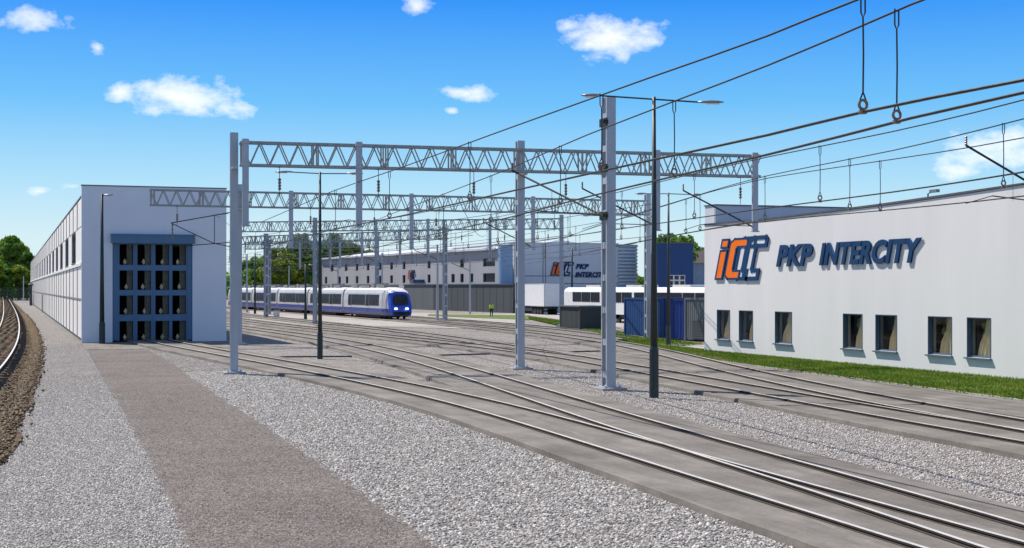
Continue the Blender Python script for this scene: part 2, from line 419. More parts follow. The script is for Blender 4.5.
# ------------------------------------------------------------------ ground
g = MB(); g.add([(-1500, -600, 0), (2500, -600, 0), (2500, 3000, 0), (-1500, 3000, 0)], [(0, 1, 2, 3)]); struct(g, 'ground', 'pink_gravel')
def pts(*pp): return [at(x, y)[:2] for x, y in pp]
ballast_edge = chaikin([(-6, 8), (-3.2, 18), *pts((2, 476), (15, 443), (24, 420), (32, 400), (39, 380), (44, 354), (41, 336), (27, 314), (11, 300)), (1.5, 560)], 2)
path_left = chaikin(pts((226, 640), (190, 548), (172, 510), (150, 462), (137, 437), (122, 410), (104, 380), (92, 358), (88, 350)), 2)
path_right = chaikin(pts((570, 640), (445, 548), (390, 510), (340, 475), (300, 447), (256, 418), (230, 402), (190, 375), (150, 351)), 2)
nn = 220
be = resample(ballast_edge, nn)
wob = [np.array(p) + np.array((.10 * math.sin(i * 1.3) + .07 * math.sin(i * 3.1) + .05 * math.sin(i * 7.7), 0)) for i, p in enumerate(be)]
# grey gravel between the old track and the yard, then the grit path over it
sheet('gravel_verge', [(p[0] - .4, p[1]) for p in be], [(max(4.35 if p[1] > 90 else 9.0 + max(0, 60 - p[1]) * 0, p[0] + .2), p[1]) for p in be], .004, 'grey_gravel')
pl, pr = resample(path_left, 420), resample(path_right, 420)
pl = [p + np.array((e, 0)) for p, e in zip(pl, rng.normal(0, .03, 420))]
pr = [p + np.array((e, 0)) for p, e in zip(pr, rng.normal(0, .035, 420))]
sheet('path', pl, pr, .012, 'path_grit', 4)

# ------------------------------------------------------------------ tracks
CA = [(11.5, 8), (11.75, 13), (11.95, 17), (12.15, 21), (12.35, 25.5), (12.6, 30), (12.8, 35), (12.9, 39), (12.75, 46), (12.15, 55), (11.2, 66), (10.1, 77), (9.1, 88), (8.75, 97), (8.7, 130)]
CB = [(12.0, 10), (12.5, 14.5), (13.05, 18.5), (13.5, 22.5), (13.95, 27.5), (14.5, 32), (15.2, 37.5), (16.1, 44.5), (17.3, 54), (18.6, 66), (19.6, 80), (19.9, 95), (19.3, 112), (18.4, 130), (17.8, 160), (17.8, 330)]
CC = [(20.2, 8), (21.0, 18), (21.7, 26), (22.25, 32), (22.7, 36), (23.3, 41), (24.2, 49), (25.3, 58), (26.4, 69), (27.8, 84), (29.0, 102), (29.0, 125), (28.0, 160), (27.4, 330)]
CDD = [(20.6, 8), (21.9, 18), (23.1, 26.5), (24.1, 33), (25.2, 39), (26.8, 46), (28.9, 54.5), (31.6, 64), (34.6, 75), (36.9, 90), (38.6, 105), (39.6, 122), (39.85, 141), (39.1, 170), (36.8, 225), (33.5, 300)]
CF = [(25.9, 64), (26.1, 78), (25.2, 98), (23.8, 120), (22.8, 150), (22.6, 330)]
CG = [(40.2, 86), (43, 104), (44.6, 125), (45.0, 150), (45, 300)]
def track(ctrl, z, label, slab_z, hw=1.85, group='tracks laid in concrete across the yard', slab=True, rail_group=None):
    P = crom(smooth_fit(ctrl, 1), 1.6); n2 = normals2(P); P0 = P[0]
    root = thing('railway_track', label, 'railway track', (P0[0], P0[1], 0), 0, group)
    rt = .072 if slab else .125
    prof = [(-.07, 0), (.07, 0), (.07, .012), (.018, .022), (.018, rt - .035), (.039, rt - .028), (.039, rt), (-.039, rt), (-.039, rt - .028), (-.018, rt - .035), (-.018, .022), (-.07, .012)]
    for sgn in (-1, 1):
        mb = MB(); k = len(prof); vs = []; fs = []; mi = []
        for p, n_ in zip(P, n2):
            for a, h in prof: q = p[:2] + n_ * (sgn * .7525 + a); vs.append((q[0], q[1], z + h))
        for i in range(len(P) - 1):
            for j in range(k):
                fs.append((i * k + j, i * k + (j + 1) % k, (i + 1) * k + (j + 1) % k, (i + 1) * k + j)); mi.append(0 if j == 6 else 1)
        mb.add(vs, fs); mb.m = mi; mb.build('rail', ['steel_top', 'rail_rust'], root)
    if slab:
        mb = MB(); k = 6; vs = []; fs = []
        for i, (p, n_) in enumerate(zip(P, n2)):
            w = .02 * math.sin(i * 2.1)
            for a, h in ((-hw - .03 + w, -.05), (-hw + w, slab_z - .015), (-hw + .02 + w, slab_z), (hw - .02 + w, slab_z), (hw + w, slab_z - .015), (hw + .03 + w, -.05)):
                q = p[:2] + n_ * a; vs.append((q[0], q[1], h))
        for i in range(len(P) - 1):
            for j in range(k - 1): fs.append((i * k + j, i * k + j + 1, (i + 1) * k + j + 1, (i + 1) * k + j))
        mb.add(vs, fs); mb.build('track_slab', 'concrete', root)
    return root, P
tr_a, PA = track(CA, .130, 'nearest track in concrete, curving across the yard into the blue hall door', .130)
tr_b, PB = track(CB, .138, 'track joining the nearest one at the switch, passing right of the hall', .138)
tr_c, PC = track(CC, .130, 'track beyond the lattice masts, running straight back into the yard', .130)
tr_d, PD = track(CDD, .138, 'track swinging past the containers to the blue and white train', .138)
tr_f, PF = track(CF, .122, 'middle yard track between the hall and the parked train', .122)
tr_g, PG = track(CG, .116, 'far yard track alongside the grey depot annex', .116)

# concrete apron up to the turf, kerb, turf strips, walkway
ap_lo = chaikin(pts((1240, 500), (1100, 468), (1023, 455), (873, 424), (767, 405), (662, 384), (617, 372)), 1)
ap_hi = chaikin(pts((1240, 432), (1120, 417), (1024, 404), (896, 387), (768, 370), (704, 361), (672, 354), (640, 347), (617, 342)), 1)
sheet('concrete_apron', resample(ap_lo, 60), resample(ap_hi, 60), .10, 'concrete', 2)
tl = resample(ap_hi, 60)
# faint drainage line / kerb between apron and turf
mb = MB()
for a, b_ in zip(tl[:-1], tl[1:]): mb.bar((a[0], a[1], .07), (b_[0], b_[1], .07), .16, .12)
kb = struct(mb, 'kerb', 'pale_concrete')
FX = 35.66
turf_in = resample([(FX + .2, 16), (FX + .2, 68.6), (FX - .6, 72.5)], 60)
def bumpy(x, y, u): return .05 * math.sin(x * 3.1 + y * 1.7) * math.sin(y * 2.3) * (u * (1 - u) * 4)
go = sheet('grass_bank', [(a[0] + .06, a[1]) for a in tl], turf_in, .115, 'turf', 8, bumpy)
def blades(name, La, Ra, n, h, z):
    La, Ra = np.array(La), np.array(Ra); i = rng.uniform(0, len(La) - 1.001, n); k = i.astype(int); f = (i - k)[:, None]; w = rng.uniform(-.01, 1, (n, 1))
    P = (La[k] * (1 - f) + La[k + 1] * f) * (1 - w) + (Ra[k] * (1 - f) + Ra[k + 1] * f) * w; P = np.c_[P, np.full(n, z)]
    a = rng.uniform(0, 6.28, n); d = np.c_[np.cos(a), np.sin(a), 0 * a]; hh = h * rng.uniform(.4, 1.3, (n, 1)); le = np.c_[rng.normal(0, .5, (n, 2)), np.ones(n)]
    V = np.stack([P - d * .022, P + d * .022, P + le * hh], 1).reshape(-1, 3); me = bpy.data.meshes.new(name); me.vertices.add(3 * n); me.vertices.foreach_set('co', V.ravel()); me.loops.add(3 * n); me.loops.foreach_set('vertex_index', np.arange(3 * n)); me.polygons.add(n); me.polygons.foreach_set('loop_start', np.arange(0, 3 * n, 3)); me.update(calc_edges=True)
    me.materials.append(MATS['grass_blade']); o = bpy.data.objects.new(name, me); COL.objects.link(o); tag(o, kind='stuff')
leafmat('grass_blade', (.06, .13, .008), (.11, .19, .014), (.22, .25, .04))
blades('grass', [a - np.array((.05, 0)) for a in tl], turf_in, 70000, .10, .11)
g2 = chaikin(pts((529, 319.5), (562, 327), (600, 335), (640, 344.5), (668, 351)), 2)
g2b = chaikin(pts((529, 317.5), (562, 321.5), (600, 330.5), (640, 337), (704, 346)), 2)
sheet('grass_strip', resample(g2, 40), resample(g2b, 40), .09, 'turf', 4, bumpy)
blades('grass', resample(g2, 40), resample(g2b, 40), 16000, .16, .09)
g3 = pts((428, 316.2), (470, 318), (530, 320.2)); g3b = pts((428, 314.6), (470, 315), (530, 315.5))
sheet('grass_strip', resample(g3, 20), resample(g3b, 20), .06, 'turf', 2)
w0 = pts((640, 352.5), (672, 351.8), (704, 353), (720, 353)); w1 = pts((650, 346.5), (672, 346), (704, 347), (720, 347.2))
sheet('walkway', resample(w0, 10), resample(w1, 10), .125, 'pale_concrete')
ha = pts((86, 349.5), (150, 350), (230, 350)); hb = [(4.2, 94.4), (9, 94.4), (13.6, 94.4)]
sheet('hall_apron', resample(ha, 10), resample(hb, 10), .02, 'concrete')
yard0 = pts((250, 326), (380, 327), (520, 330)); yard1 = pts((250, 309), (380, 312), (520, 316))
sheet('yard_paving', resample(yard0, 12), resample(yard1, 12), .03, 'pale_concrete')
sheet('service_road', [(46.5, 98), (54, 128), (58, 180)], [(90, 98), (92, 128), (95, 180)], .04, 'pale_concrete')
for (x0, y0, x1, y1, lb) in ((432, 356, 489, 354.5, 'dark shadow-line strip across the gravel between the two track pairs'), (275, 357.5, 352, 357, 'dark shadow-line strip beside the double lamp post base'),
                             (563, 352.6, 600, 351.6, 'dark shadow-line strip left of the tall lattice mast')):
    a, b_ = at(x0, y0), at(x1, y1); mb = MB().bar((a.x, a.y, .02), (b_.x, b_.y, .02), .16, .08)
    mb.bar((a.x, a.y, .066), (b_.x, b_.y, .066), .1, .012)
    tag(mb.build('shadow_strip', 'annex_grey'), lb, 'shadow strip', 'dark shadow-line strips in the yard')  # dark bars stand in for the thin shadow lines at the slab ends

# old ballasted track at the edge of the yard
CL = [(-6.6, 6), (-3.6, 20), (-2.25, 35), (-1.15, 55), (-.55, 77), (-.2, 99), (.08, 146), (-.2, 229), (-1.7, 480), (-2.6, 600)]
def bz(x, y, u):
    e = min(1, (1 - u) * 6); return .242 * e + .025 * math.sin(x * 9 + y * 5.3) * math.sin(y * 7.1 + x) + .03 * math.sin(y * 17 + x * 13) - .02
sheet('ballast_bed', [(p[0] - 9, p[1]) for p in wob], wob, .06, 'brown_ballast', 60, bz)
trl, PL = track(CL, .30, 'old curved track on brown ballast beside the white hall', 0, group='tracks on ballast', slab=False)
n2 = normals2(PL); acc = 0; slp = []
for i in range(1, len(PL)):
    acc += np.linalg.norm(PL[i] - PL[i - 1])
    while acc > .65:
        acc -= .65; slp.append((PL[i], n2[i]))
def sl_box(mb, p, n_): return mb.box((p[0], p[1], .235), (2.5, .26, .12), math.atan2(n_[1], n_[0]))
vis = [q for q in slp if q[0][1] > 36]
for p, n_ in vis[:100]: sl_box(MB(), p, n_).build('sleeper', 'sleeper', trl)
rest = MB()
for p, n_ in vis[100:]: sl_box(rest, p, n_)
tag(rest.build('sleeper', 'sleeper', trl), kind='stuff')
# loose stones: spilled ballast at the edge of the bed, and coarse stones of the yard
def stones(name, P, size, mat, zoff):
    """One mass of angular stones at the given points."""
    base = np.array([(1, 0, 0), (-1, 0, 0), (0, 1, 0), (0, -1, 0), (0, 0, 1), (0, 0, -1)], float)
    tri = np.array([(0, 2, 4), (2, 1, 4), (1, 3, 4), (3, 0, 4), (2, 0, 5), (1, 2, 5), (3, 1, 5), (0, 3, 5)])
    n = len(P); sc = rng.uniform(.5, 1.25, (n, 1, 1)) * size * rng.uniform(.55, 1.2, (n, 6, 1)); v = base[None] * sc
    a = rng.uniform(0, 6.28, n); b_ = rng.uniform(-.9, .9, n); ca, sa, cb, sb = np.cos(a), np.sin(a), np.cos(b_), np.sin(b_)
    x = v[..., 0] * cb[:, None] - v[..., 2] * sb[:, None] * .7; z = v[..., 0] * sb[:, None] + v[..., 2] * cb[:, None] * .8; y = v[..., 1]
    V = np.stack([x * ca[:, None] - y * sa[:, None], x * sa[:, None] + y * ca[:, None], z], -1) + P[:, None, :] + np.array((0, 0, zoff))
    Fi = (tri[None] + 6 * np.arange(n)[:, None, None]).reshape(-1, 3); V = V.reshape(-1, 3)
    me = bpy.data.meshes.new(name); me.vertices.add(len(V)); me.vertices.foreach_set('co', V.ravel())
    me.loops.add(Fi.size); me.loops.foreach_set('vertex_index', Fi.ravel()); me.polygons.add(len(Fi))
    me.polygons.foreach_set('loop_start', np.arange(0, Fi.size, 3)); me.update(calc_edges=True); me.validate()
    me.materials.append(MATS[mat]); o = bpy.data.objects.new(name, me); COL.objects.link(o); return tag(o, kind='stuff')
def stone_mat(name, stops):
    m, t, b = new_mat(name); g_ = t.nodes.new('ShaderNodeNewGeometry')
    t.links.new(ramp(t, g_.outputs['Random Per Island'], stops), b.inputs['Base Color']); b.inputs['Roughness'].default_value = .9
stone_mat('stone_brown', [(0, (.05, .034, .016)), (.5, (.12, .083, .044)), (1, (.25, .18, .11))])
stone_mat('stone_grey', [(0, (.13, .122, .115)), (.4, (.265, .252, .24)), (.75, (.375, .36, .345)), (1, (.60, .58, .56))])
bp = np.array(resample(ballast_edge, 4000)); bp = bp[(bp[:, 1] > 20) & (bp[:, 1] < 200)]
q = np.repeat(bp, 12, 0); q = q + np.c_[rng.normal(-.42, .2, len(q)), rng.normal(0, .1, len(q))]
stones('ballast_stones', np.c_[q, .05 + np.clip((np.repeat(bp, 12, 0)[:, 0] - q[:, 0]) * .2, 0, .2)], .06, 'stone_brown', .01)
def inside(n, u0, u1, v0, v1):
    d = rng.uniform(u0 ** -1, u1 ** -1, n) ** -1; px = rng.uniform(v0, v1, n)
    return d, px
# coarse stones between the path and the first concrete track
ya = np.interp
PRx = np.array([p for p in pr]); o_ = np.argsort(PRx[:, 1]); PAx = np.array([p[:2] for p in PA])
ys = rng.uniform(13, 60, 70000); w_ = rng.uniform(0, 1, len(ys)) < (30 / ys) ** 1.0; ys = ys[w_]
x0 = np.interp(ys, PRx[o_, 1], PRx[o_, 0]) - .12; x1 = np.interp(ys, PAx[:, 1], PAx[:, 0]) - 1.9
xs = x0 + (x1 - x0) * rng.uniform(0, 1, len(ys)); k_ = x1 > x0
stones('gravel_stones', np.c_[xs, ys, 0 * xs][k_], .042, 'stone_grey', .0)
BEx = np.array(be); PLx = np.array(pl); o2 = np.argsort(PLx[:, 1])
ys = rng.uniform(13, 62, 190000); ys = ys[rng.uniform(0, 1, len(ys)) < (20 / ys) ** 1.2 * np.clip((62 - ys) / 22, 0, 1)]
x0 = np.interp(ys, BEx[:, 1], BEx[:, 0]); x1 = np.interp(ys, PLx[o2, 1], PLx[o2, 0]) + .04
xs = x0 + (x1 - x0) * rng.uniform(0, 1, len(ys))
stones('gravel_stones', np.c_[xs, ys, 0 * xs], .027, 'stone_grey', .0)
ys = rng.uniform(13, 50, 60000); ys = ys[rng.uniform(0, 1, len(ys)) < (18 / ys) ** 1.2]
x0 = np.interp(ys, PLx[o2, 1], PLx[o2, 0]); x1 = np.interp(ys, PRx[o_, 1], PRx[o_, 0])
xs = x0 + (x1 - x0) * rng.uniform(0, 1, len(ys))
stone_mat('stone_path', [(0, (.10, .084, .074)), (.5, (.20, .175, .16)), (1, (.38, .345, .32))])
stones('path_stones', np.c_[xs, ys, 0 * xs], .021, 'stone_path', .008)
# strip sheet of coarse gravel under those stones
yy = np.linspace(10, 84, 90)
sheet('coarse_gravel', [(np.interp(y, PRx[o_, 1], PRx[o_, 0]) - .05, y) for y in yy], [(max(np.interp(y, PAx[:, 1], PAx[:, 0]) - 1.7, np.interp(y, PRx[o_, 1], PRx[o_, 0])), y) for y in yy], .008, 'coarse_gravel', 2)
PBx = np.array([p[:2] for p in PB]); PCx = np.array([p[:2] for p in PC])
ys = rng.uniform(15, 60, 55000); ys = ys[rng.uniform(0, 1, len(ys)) < (26 / ys)]
x0 = np.interp(ys, PBx[:, 1], PBx[:, 0]) + 1.9; x1 = np.interp(ys, PCx[:, 1], PCx[:, 0]) - 1.9
xs = x0 + (x1 - x0) * rng.uniform(0, 1, len(ys))
stone_mat('stone_pink', [(0, (.17, .156, .144)), (.4, (.315, .292, .272)), (.75, (.405, .38, .356)), (1, (.60, .57, .545))])
stones('gravel_stones', np.c_[xs, ys, 0 * xs], .033, 'stone_pink', .0)

# ------------------------------------------------------------------ emblem and lettering
def frame_fn(o, u, v, n): return lambda x, y, k: Vector(o) + Vector(u) * x + Vector(v) * y + Vector(n) * k
SHEAR = .30
def emblem(parent, o, u, v, n, h, depth):
    fn0 = frame_fn(o, u, v, n); fn = lambda x, y, k: fn0((x + SHEAR * y) * h, y * h, k)
    dot = [(0, .80), (.26, .80), (.26, 1), (0, 1)]; stem_ = [(0, 0), (.26, 0), (.26, .72), (0, .72)]
    def cc(x, w=.60): return [(x + .13, 0), (x + w - .04, 0), (x + w - .04, .2), (x + .30, .2), (x + .26, .25), (x + .26, .75), (x + .30, .8), (x + w + .06, .8), (x + w + .06, .94), (x + w, 1), (x + .13, 1), (x, .90), (x, .10)]
    e = MB()
    for p in (dot, stem_, cc(.36)): e.prism(p, fn, depth)
    emb = e.build('emblem', 'orange', parent)
    w = MB()
    def outline(p, z, t_=.026):
        for i in range(len(p)):
            a, b_ = Vector(p[i]), Vector(p[(i + 1) % len(p)]); d = (b_ - a).normalized(); q = Vector((-d.y, d.x)) * t_; a = a - d * t_; b_ = b_ + d * t_
            w.prism([a - q, b_ - q, b_ + q, a + q], lambda x, y, k: fn(x, y, k), z + .0011 * h * (i % 2))
    for p in (dot, stem_, cc(.36)): outline(p, depth * 1.08)
    outline(cc(.74, .50), depth * .93, .046); outline(cc(1.10, .56), depth * .98, .05)
    w.build('outline', 'navy', emb)
    f_ = MB(); f_.prism(cc(.74, .50), fn, depth * .45); f_.prism(cc(1.10, .56), fn, depth * .5); f_.build('inner_letter', 'sign_pale', emb)
def lettering(parent, text, o, u, v, n, width, height, depth, mat='navy', bold=.04, name='lettering'):
    cu = bpy.data.curves.new(name, 'FONT'); cu.body = text; cu.size = 1; cu.shear = .28; cu.extrude = .5; cu.offset = bold; cu.resolution_u = 4; cu.space_character = 1.06
    to = bpy.data.objects.new(name, cu); COL.objects.link(to); bpy.context.view_layer.update()
    me = bpy.data.meshes.new_from_object(to.evaluated_get(bpy.context.evaluated_depsgraph_get())); bpy.data.objects.remove(to); bpy.data.curves.remove(cu)
    V = np.array([v_.co[:] for v_ in me.vertices]); lo, hi = V.min(0), V.max(0)
    im = wm(parent).inverted(); fn = frame_fn(o, u, v, n)
    for v_ in me.vertices:
        x, y, z = ((v_.co[i] - lo[i]) / (hi[i] - lo[i]) for i in range(3)); v_.co = im @ fn(x * width, y * height, z * depth)
    me.materials.clear(); me.materials.append(MATS[mat]); me.update()
    ob = bpy.data.objects.new(name, me); COL.objects.link(ob); ob.parent = parent; return ob

# ------------------------------------------------------------------ the hall on the left
HX0, HX1, HY0, HLEN = 4.4, 13.4, 94.3, 252
hall = thing('train_hall', 'long white hall with a blue glazed track door and a row of side windows', 'building', (HX0, HY0, 0))
win = []; y = 104.5
while y + 7 < HY0 + HLEN - 4: win.append((y - HY0, y + 7 - HY0, 5.35, 7.5)); y += 13.35
mb = MB(); wall(mb, (HX0, HY0 + .3, 0), (0, 1, 0), HLEN, 0, 9.5, [(a - .3, b_ - .3, c, d) for a, b_, c, d in win], .35, (1, 0, 0)); mb.build('side_wall', 'joint_light', hall)
mb = MB()
def panels(z0, z1, skip=False):
    p = 0.
    while p < HLEN - .1:
        q = min(p + 6.675, HLEN); mb.bb((HX0 - .07, HY0 + .3 + p + .13, z0), (HX0 - .002, HY0 + .3 + q - .13, z1)); p = q
panels(7.62, 9.42); panels(2.86, 4.98); panels(.25, 2.74)
mb.build('cladding_panel', 'panel_white', hall)
mb = MB(); p = 0.
while p < HLEN:
    yy_ = HY0 + .3 + p
    for z0, z1 in ((7.6, 9.44), (2.84, 5.0), (.2, 2.76)): mb.bb((HX0 - .115, yy_ - .07, z0), (HX0 - .003, yy_ + .07, z1))
    p += 6.675
mb.bb((HX0 - .11, HY0 + .3, 2.762), (HX0 - .0035, HY0 + HLEN, 2.836))
mb.build('cover_strip', 'joint_light', hall); mb = MB()
edges = [0] + [k for a, b_, _, _ in win for k in (a - .3, b_ - .3)] + [HLEN]
for a, b_ in zip(edges[::2], edges[1::2]): mb.bb((HX0 - .055, HY0 + .3 + a + .05, 5.22), (HX0 - .002, HY0 + .3 + b_ - .05, 7.56))
mb.bb((HX0 - .16, HY0 + .3, 5.0), (HX0 - .003, HY0 + HLEN, 5.2))
mb.build('window_band', 'panel_white', hall)
for a, b_, c, d in win:
    f = MB(); y0, y1 = HY0 + a, HY0 + b_; X = HX0 + .2
    for yy_ in (y0, (y0 + y1) / 2, y1): f.bb((X - .05, yy_ - .05, c), (X + .05, yy_ + .05, d))
    f.bb((X - .052, y0, c), (X + .048, y1, c + .08)); f.bb((X - .052, y0, d - .08), (X + .048, y1, d)); f.bb((HX0 - .12, y0 - .05, c - .05), (X - .06, y1 + .05, c - .003))
    fo = f.build('window', 'cap_metal', hall)
    MB().bb((X + .01, y0, c), (X + .03, y1, d)).build('pane', 'glass_dark', fo)
# front wall with the door opening
dp = [on_y(112.5, 300, HY0), on_y(192.5, 300, HY0)]; DX0, DX1 = dp[0].x, dp[1].x; DZ1 = on_y(150, 242, HY0).z
FT = 10.15
mb = MB(); wall(mb, (HX0 - .12, HY0, 0), (1, 0, 0), HX1 - HX0 + .24, 0, FT, [(DX0 - HX0 + .12, DX1 - HX0 + .12, 0, DZ1)], .45, (0, 1, 0))
wall(mb, (HX0 - .12, HY0 + .29, 9.0), (1, 0, 0), HX1 - HX0 + .24, 0, FT - 9.0)
for X in (HX0 - .12, HX1 + .12): mb.add([(X, HY0, 0), (X, HY0 + .29, 0), (X, HY0 + .29, FT), (X, HY0, FT)], [(0, 1, 2, 3)])
mb.build('front_wall', 'white_plaster', hall)
mb = MB().bb((HX0 - .15, HY0 - .03, FT), (HX1 + .15, HY0 + .34, FT + .07)); mb.build('parapet_cap', 'cap_metal', hall)
mb = MB(); mb.add([(HX0, HY0 + .3, 9.5), (HX1, HY0 + .3, 9.5), (HX1, HY0 + HLEN, 9.5), (HX0, HY0 + HLEN, 9.5)], [(0, 1, 2, 3)]); mb.bb((HX0 - .1, HY0 + .3, 9.5), (HX0 + .1, HY0 + HLEN, 9.6)); mb.build('roof', 'cap_metal', hall)
mb = MB(); wall(mb, (HX1, HY0 + .3, 0), (0, 1, 0), HLEN, 0, 9.5); wall(mb, (HX0, HY0 + HLEN, 0), (1, 0, 0), HX1 - HX0, 0, 9.5); mb.build('rear_wall', 'panel_white', hall)
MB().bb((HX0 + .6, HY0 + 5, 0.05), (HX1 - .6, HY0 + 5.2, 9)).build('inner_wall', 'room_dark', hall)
# the folding door: frame grid, sixteen panes
DYF = HY0 + .16
cols = [on_y(p, 300, HY0).x for p in (119.5, 133, 137.5, 151, 155.5, 169, 172.5, 186)]; rows = [on_y(150, p, HY0).z for p in (340.5, 321, 314.5, 295.5, 290, 270.5, 265, 244.5)]
holes = [(cols[2 * i] - DX0, cols[2 * i + 1] - DX0, rows[2 * j], rows[2 * j + 1]) for i in range(4) for j in range(4)]
mb = MB(); wall(mb, (DX0 + .01, DYF, 0.14), (1, 0, 0), DX1 - DX0 - .02, 0, DZ1 - .15, [(a, b_, c - .14, d - .14) for a, b_, c, d in holes], .08, (0, 1, 0))
for i in range(5):
    X = DX0 + .04 if i == 0 else DX1 - .06 if i == 4 else (cols[2 * i - 1] + cols[2 * i]) / 2; mb.bb((X - .035, DYF - .045, .15), (X + .035, DYF - .002, DZ1 - .05))
for x0_ in (DX0 + .02, DX1 - .30): mb.bb((x0_, DYF - .06, .16), (x0_ + .28, DYF - .004, DZ1 - .06))
door = mb.build('door', 'blue_grey', hall)
for k, (a, b_, c, d) in enumerate(holes):
    x0_, x1_ = DX0 + a, DX0 + b_
    p = MB().bb((x0_, DYF + .03, c), (x1_, DYF + .045, d)).build('pane', 'window_glass', door)
    mb = MB(); w = x1_ - x0_; nf = 7; xs_ = [x0_ + w * (.56 + .40 * i / nf) for i in range(nf + 1)]
    for i in range(nf):
        ya_, yb_ = (.14, .19) if i % 2 else (.19, .14)
        mb.add([(xs_[i], DYF + ya_, c - .05), (xs_[i + 1], DYF + yb_, c - .05), (xs_[i + 1], DYF + yb_, d + .05), (xs_[i], DYF + ya_, d + .05)], [(0, 1, 2, 3)])
    mb.build('reflection_fold', 'reflection_grey', door)  # warm grey folds stand in for the pale reflection in each pane
    mb = MB().lathe((x0_ + w * (.42 + .06 * (k % 3)), DYF + .22, c + .12), [(.02, -.1), (.09, 0), (.12, .1), (.05, .22), (.012, .3)], 8); mb.build('lamp', 'curtain', door)  # pale knob added in place of the sunlit white spot low in the pane
MB().bb((DX0 - .1, HY0 - .42, DZ1 - .10), (DX1 + .12, HY0 - .004, DZ1 + .44)).bb((DX0 - .15, HY0 - .46, DZ1 + .44), (DX1 + .17, HY0 - .004, DZ1 + .50)).build('door_canopy', 'blue_grey', hall)
p1 = on_x(43, 300, HX0); MB().bb((HX0 - .10, p1.y - 3, .02), (HX0 - .072, p1.y + 3, 2.6)).build('side_door', 'annex_grey', hall)
p2 = on_x(34, 300, HX0)
duct = thing('exhaust_duct', 'dark exhaust duct with a hood standing against the far end of the white hall wall', 'duct', (HX0 - .9, p2.y, 0))
MB().box((HX0 - .6, p2.y, 1.2), (.5, 3, 2.4)).build('duct_base', 'annex_grey', duct)
MB().tube([(HX0 - .7, p2.y, 2.4), (HX0 - .7, p2.y, 3.6), (HX0 - .5, p2.y, 4.4)], [.35, .35, .3], 10).build('duct_pipe', 'annex_grey', duct)
MB().lathe((HX0 - .6, p2.y, 4.1), [(.5, 0), (.55, .15), (.25, .45), (.05, .55)], 10).build('duct_hood', 'annex_grey', duct)

# ------------------------------------------------------------------ building on the right
FY1 = on_x(704.5, 353, FX).y; FY0 = 18.0
rb = thing('office_building', 'white rendered building with navy company lettering and seven deep windows', 'building', (FX, FY1, 0))
wp = [(717, 730, 310.5, 338.5), (739, 753, 311, 341), (775, 792, 311.5, 344), (843, 862.5, 313, 349), (875.5, 897, 314.5, 352), (928, 952, 316, 355), (967, 991, 317.5, 358)]
hw_ = []
for a, b_, c, d in wp:
    p, q = on_x(a, c, FX), on_x(b_, c, FX); zt = on_x((a + b_) / 2, c, FX).z; zb = on_x((a + b_) / 2, d, FX).z
    hw_.append((FY1 - p.y, FY1 - q.y, zb, zt))
zt_ = sum(h[3] for h in hw_) / 7; zb_ = sum(h[2] for h in hw_) / 7; hw_ = [(a, b_, zb_, zt_) for a, b_, _, _ in hw_]
tops = [(0, on_x(704.5, 225, FX).z), (FY1 - on_x(768, 220, FX).y, on_x(768, 219.5, FX).z), (FY1 - on_x(893, 203, FX).y, on_x(893, 203.5, FX).z), (FY1 - on_x(1023, 184, FX).y, on_x(1023, 184.5, FX).z), (FY1 - FY0, 7.9)]
tf = lambda u: float(np.interp(u, [a for a, _ in tops], [b_ for _, b_ in tops]))
LW = FY1 - FY0
mb = MB(); wall(mb, (FX, FY1, 0), (0, -1, 0), LW, 0, 7, hw_, .4, (1, 0, 0), top=lambda u: tf(u))
mb.add([(FX, FY1, 0), (FX + 30, FY1, 0), (FX + 30, FY1, 6.9), (FX, FY1, tf(0))], [(0, 1, 2, 3)]); mb.add([(FX, FY0, 0), (FX + 30, FY0, 0), (FX + 30, FY0, 7.9), (FX, FY0, 7.9)], [(0, 1, 2, 3)])
mb.build('wall', 'facade_plaster', rb)
mb = MB(); K = 30
for i in range(K):
    u0, u1 = LW * i / K, LW * (i + 1) / K
    mb.bar((FX + .1, FY1 - u0, tf(u0) + .03), (FX + .1, FY1 - u1, tf(u1) + .03), .3, .07)
    mb.add([(FX + .2, FY1 - u0, tf(u0) - .1), (FX + .2, FY1 - u1, tf(u1) - .1), (FX + 30, FY1 - u1, tf(u1) - .1), (FX + 30, FY1 - u0, tf(u0) - .1)], [(0, 1, 2, 3)])
mb.build('roof', 'cap_metal', rb)
bz_ = on_x(704.5, 206.5, FX).z
mb = MB(); BX = FX + .02; BY = FY1 - 1.2
mb.bb((BX, BY, tf(0) - .6), (FX + 26, FY1 - .02, bz_)); ro_ = mb.build('roof_block', 'depot_pale', rb)
MB().bb((BX - .05, BY - .05, bz_), (FX + 26.05, FY1 + .03, bz_ + .06)).build('coping', 'cap_metal', ro_)
MB().bb((FX + .55, FY1 - LW + 1, .1), (FX + .6, FY1 - .6, 5)).build('inner_wall', 'room_dark', rb) if False else None
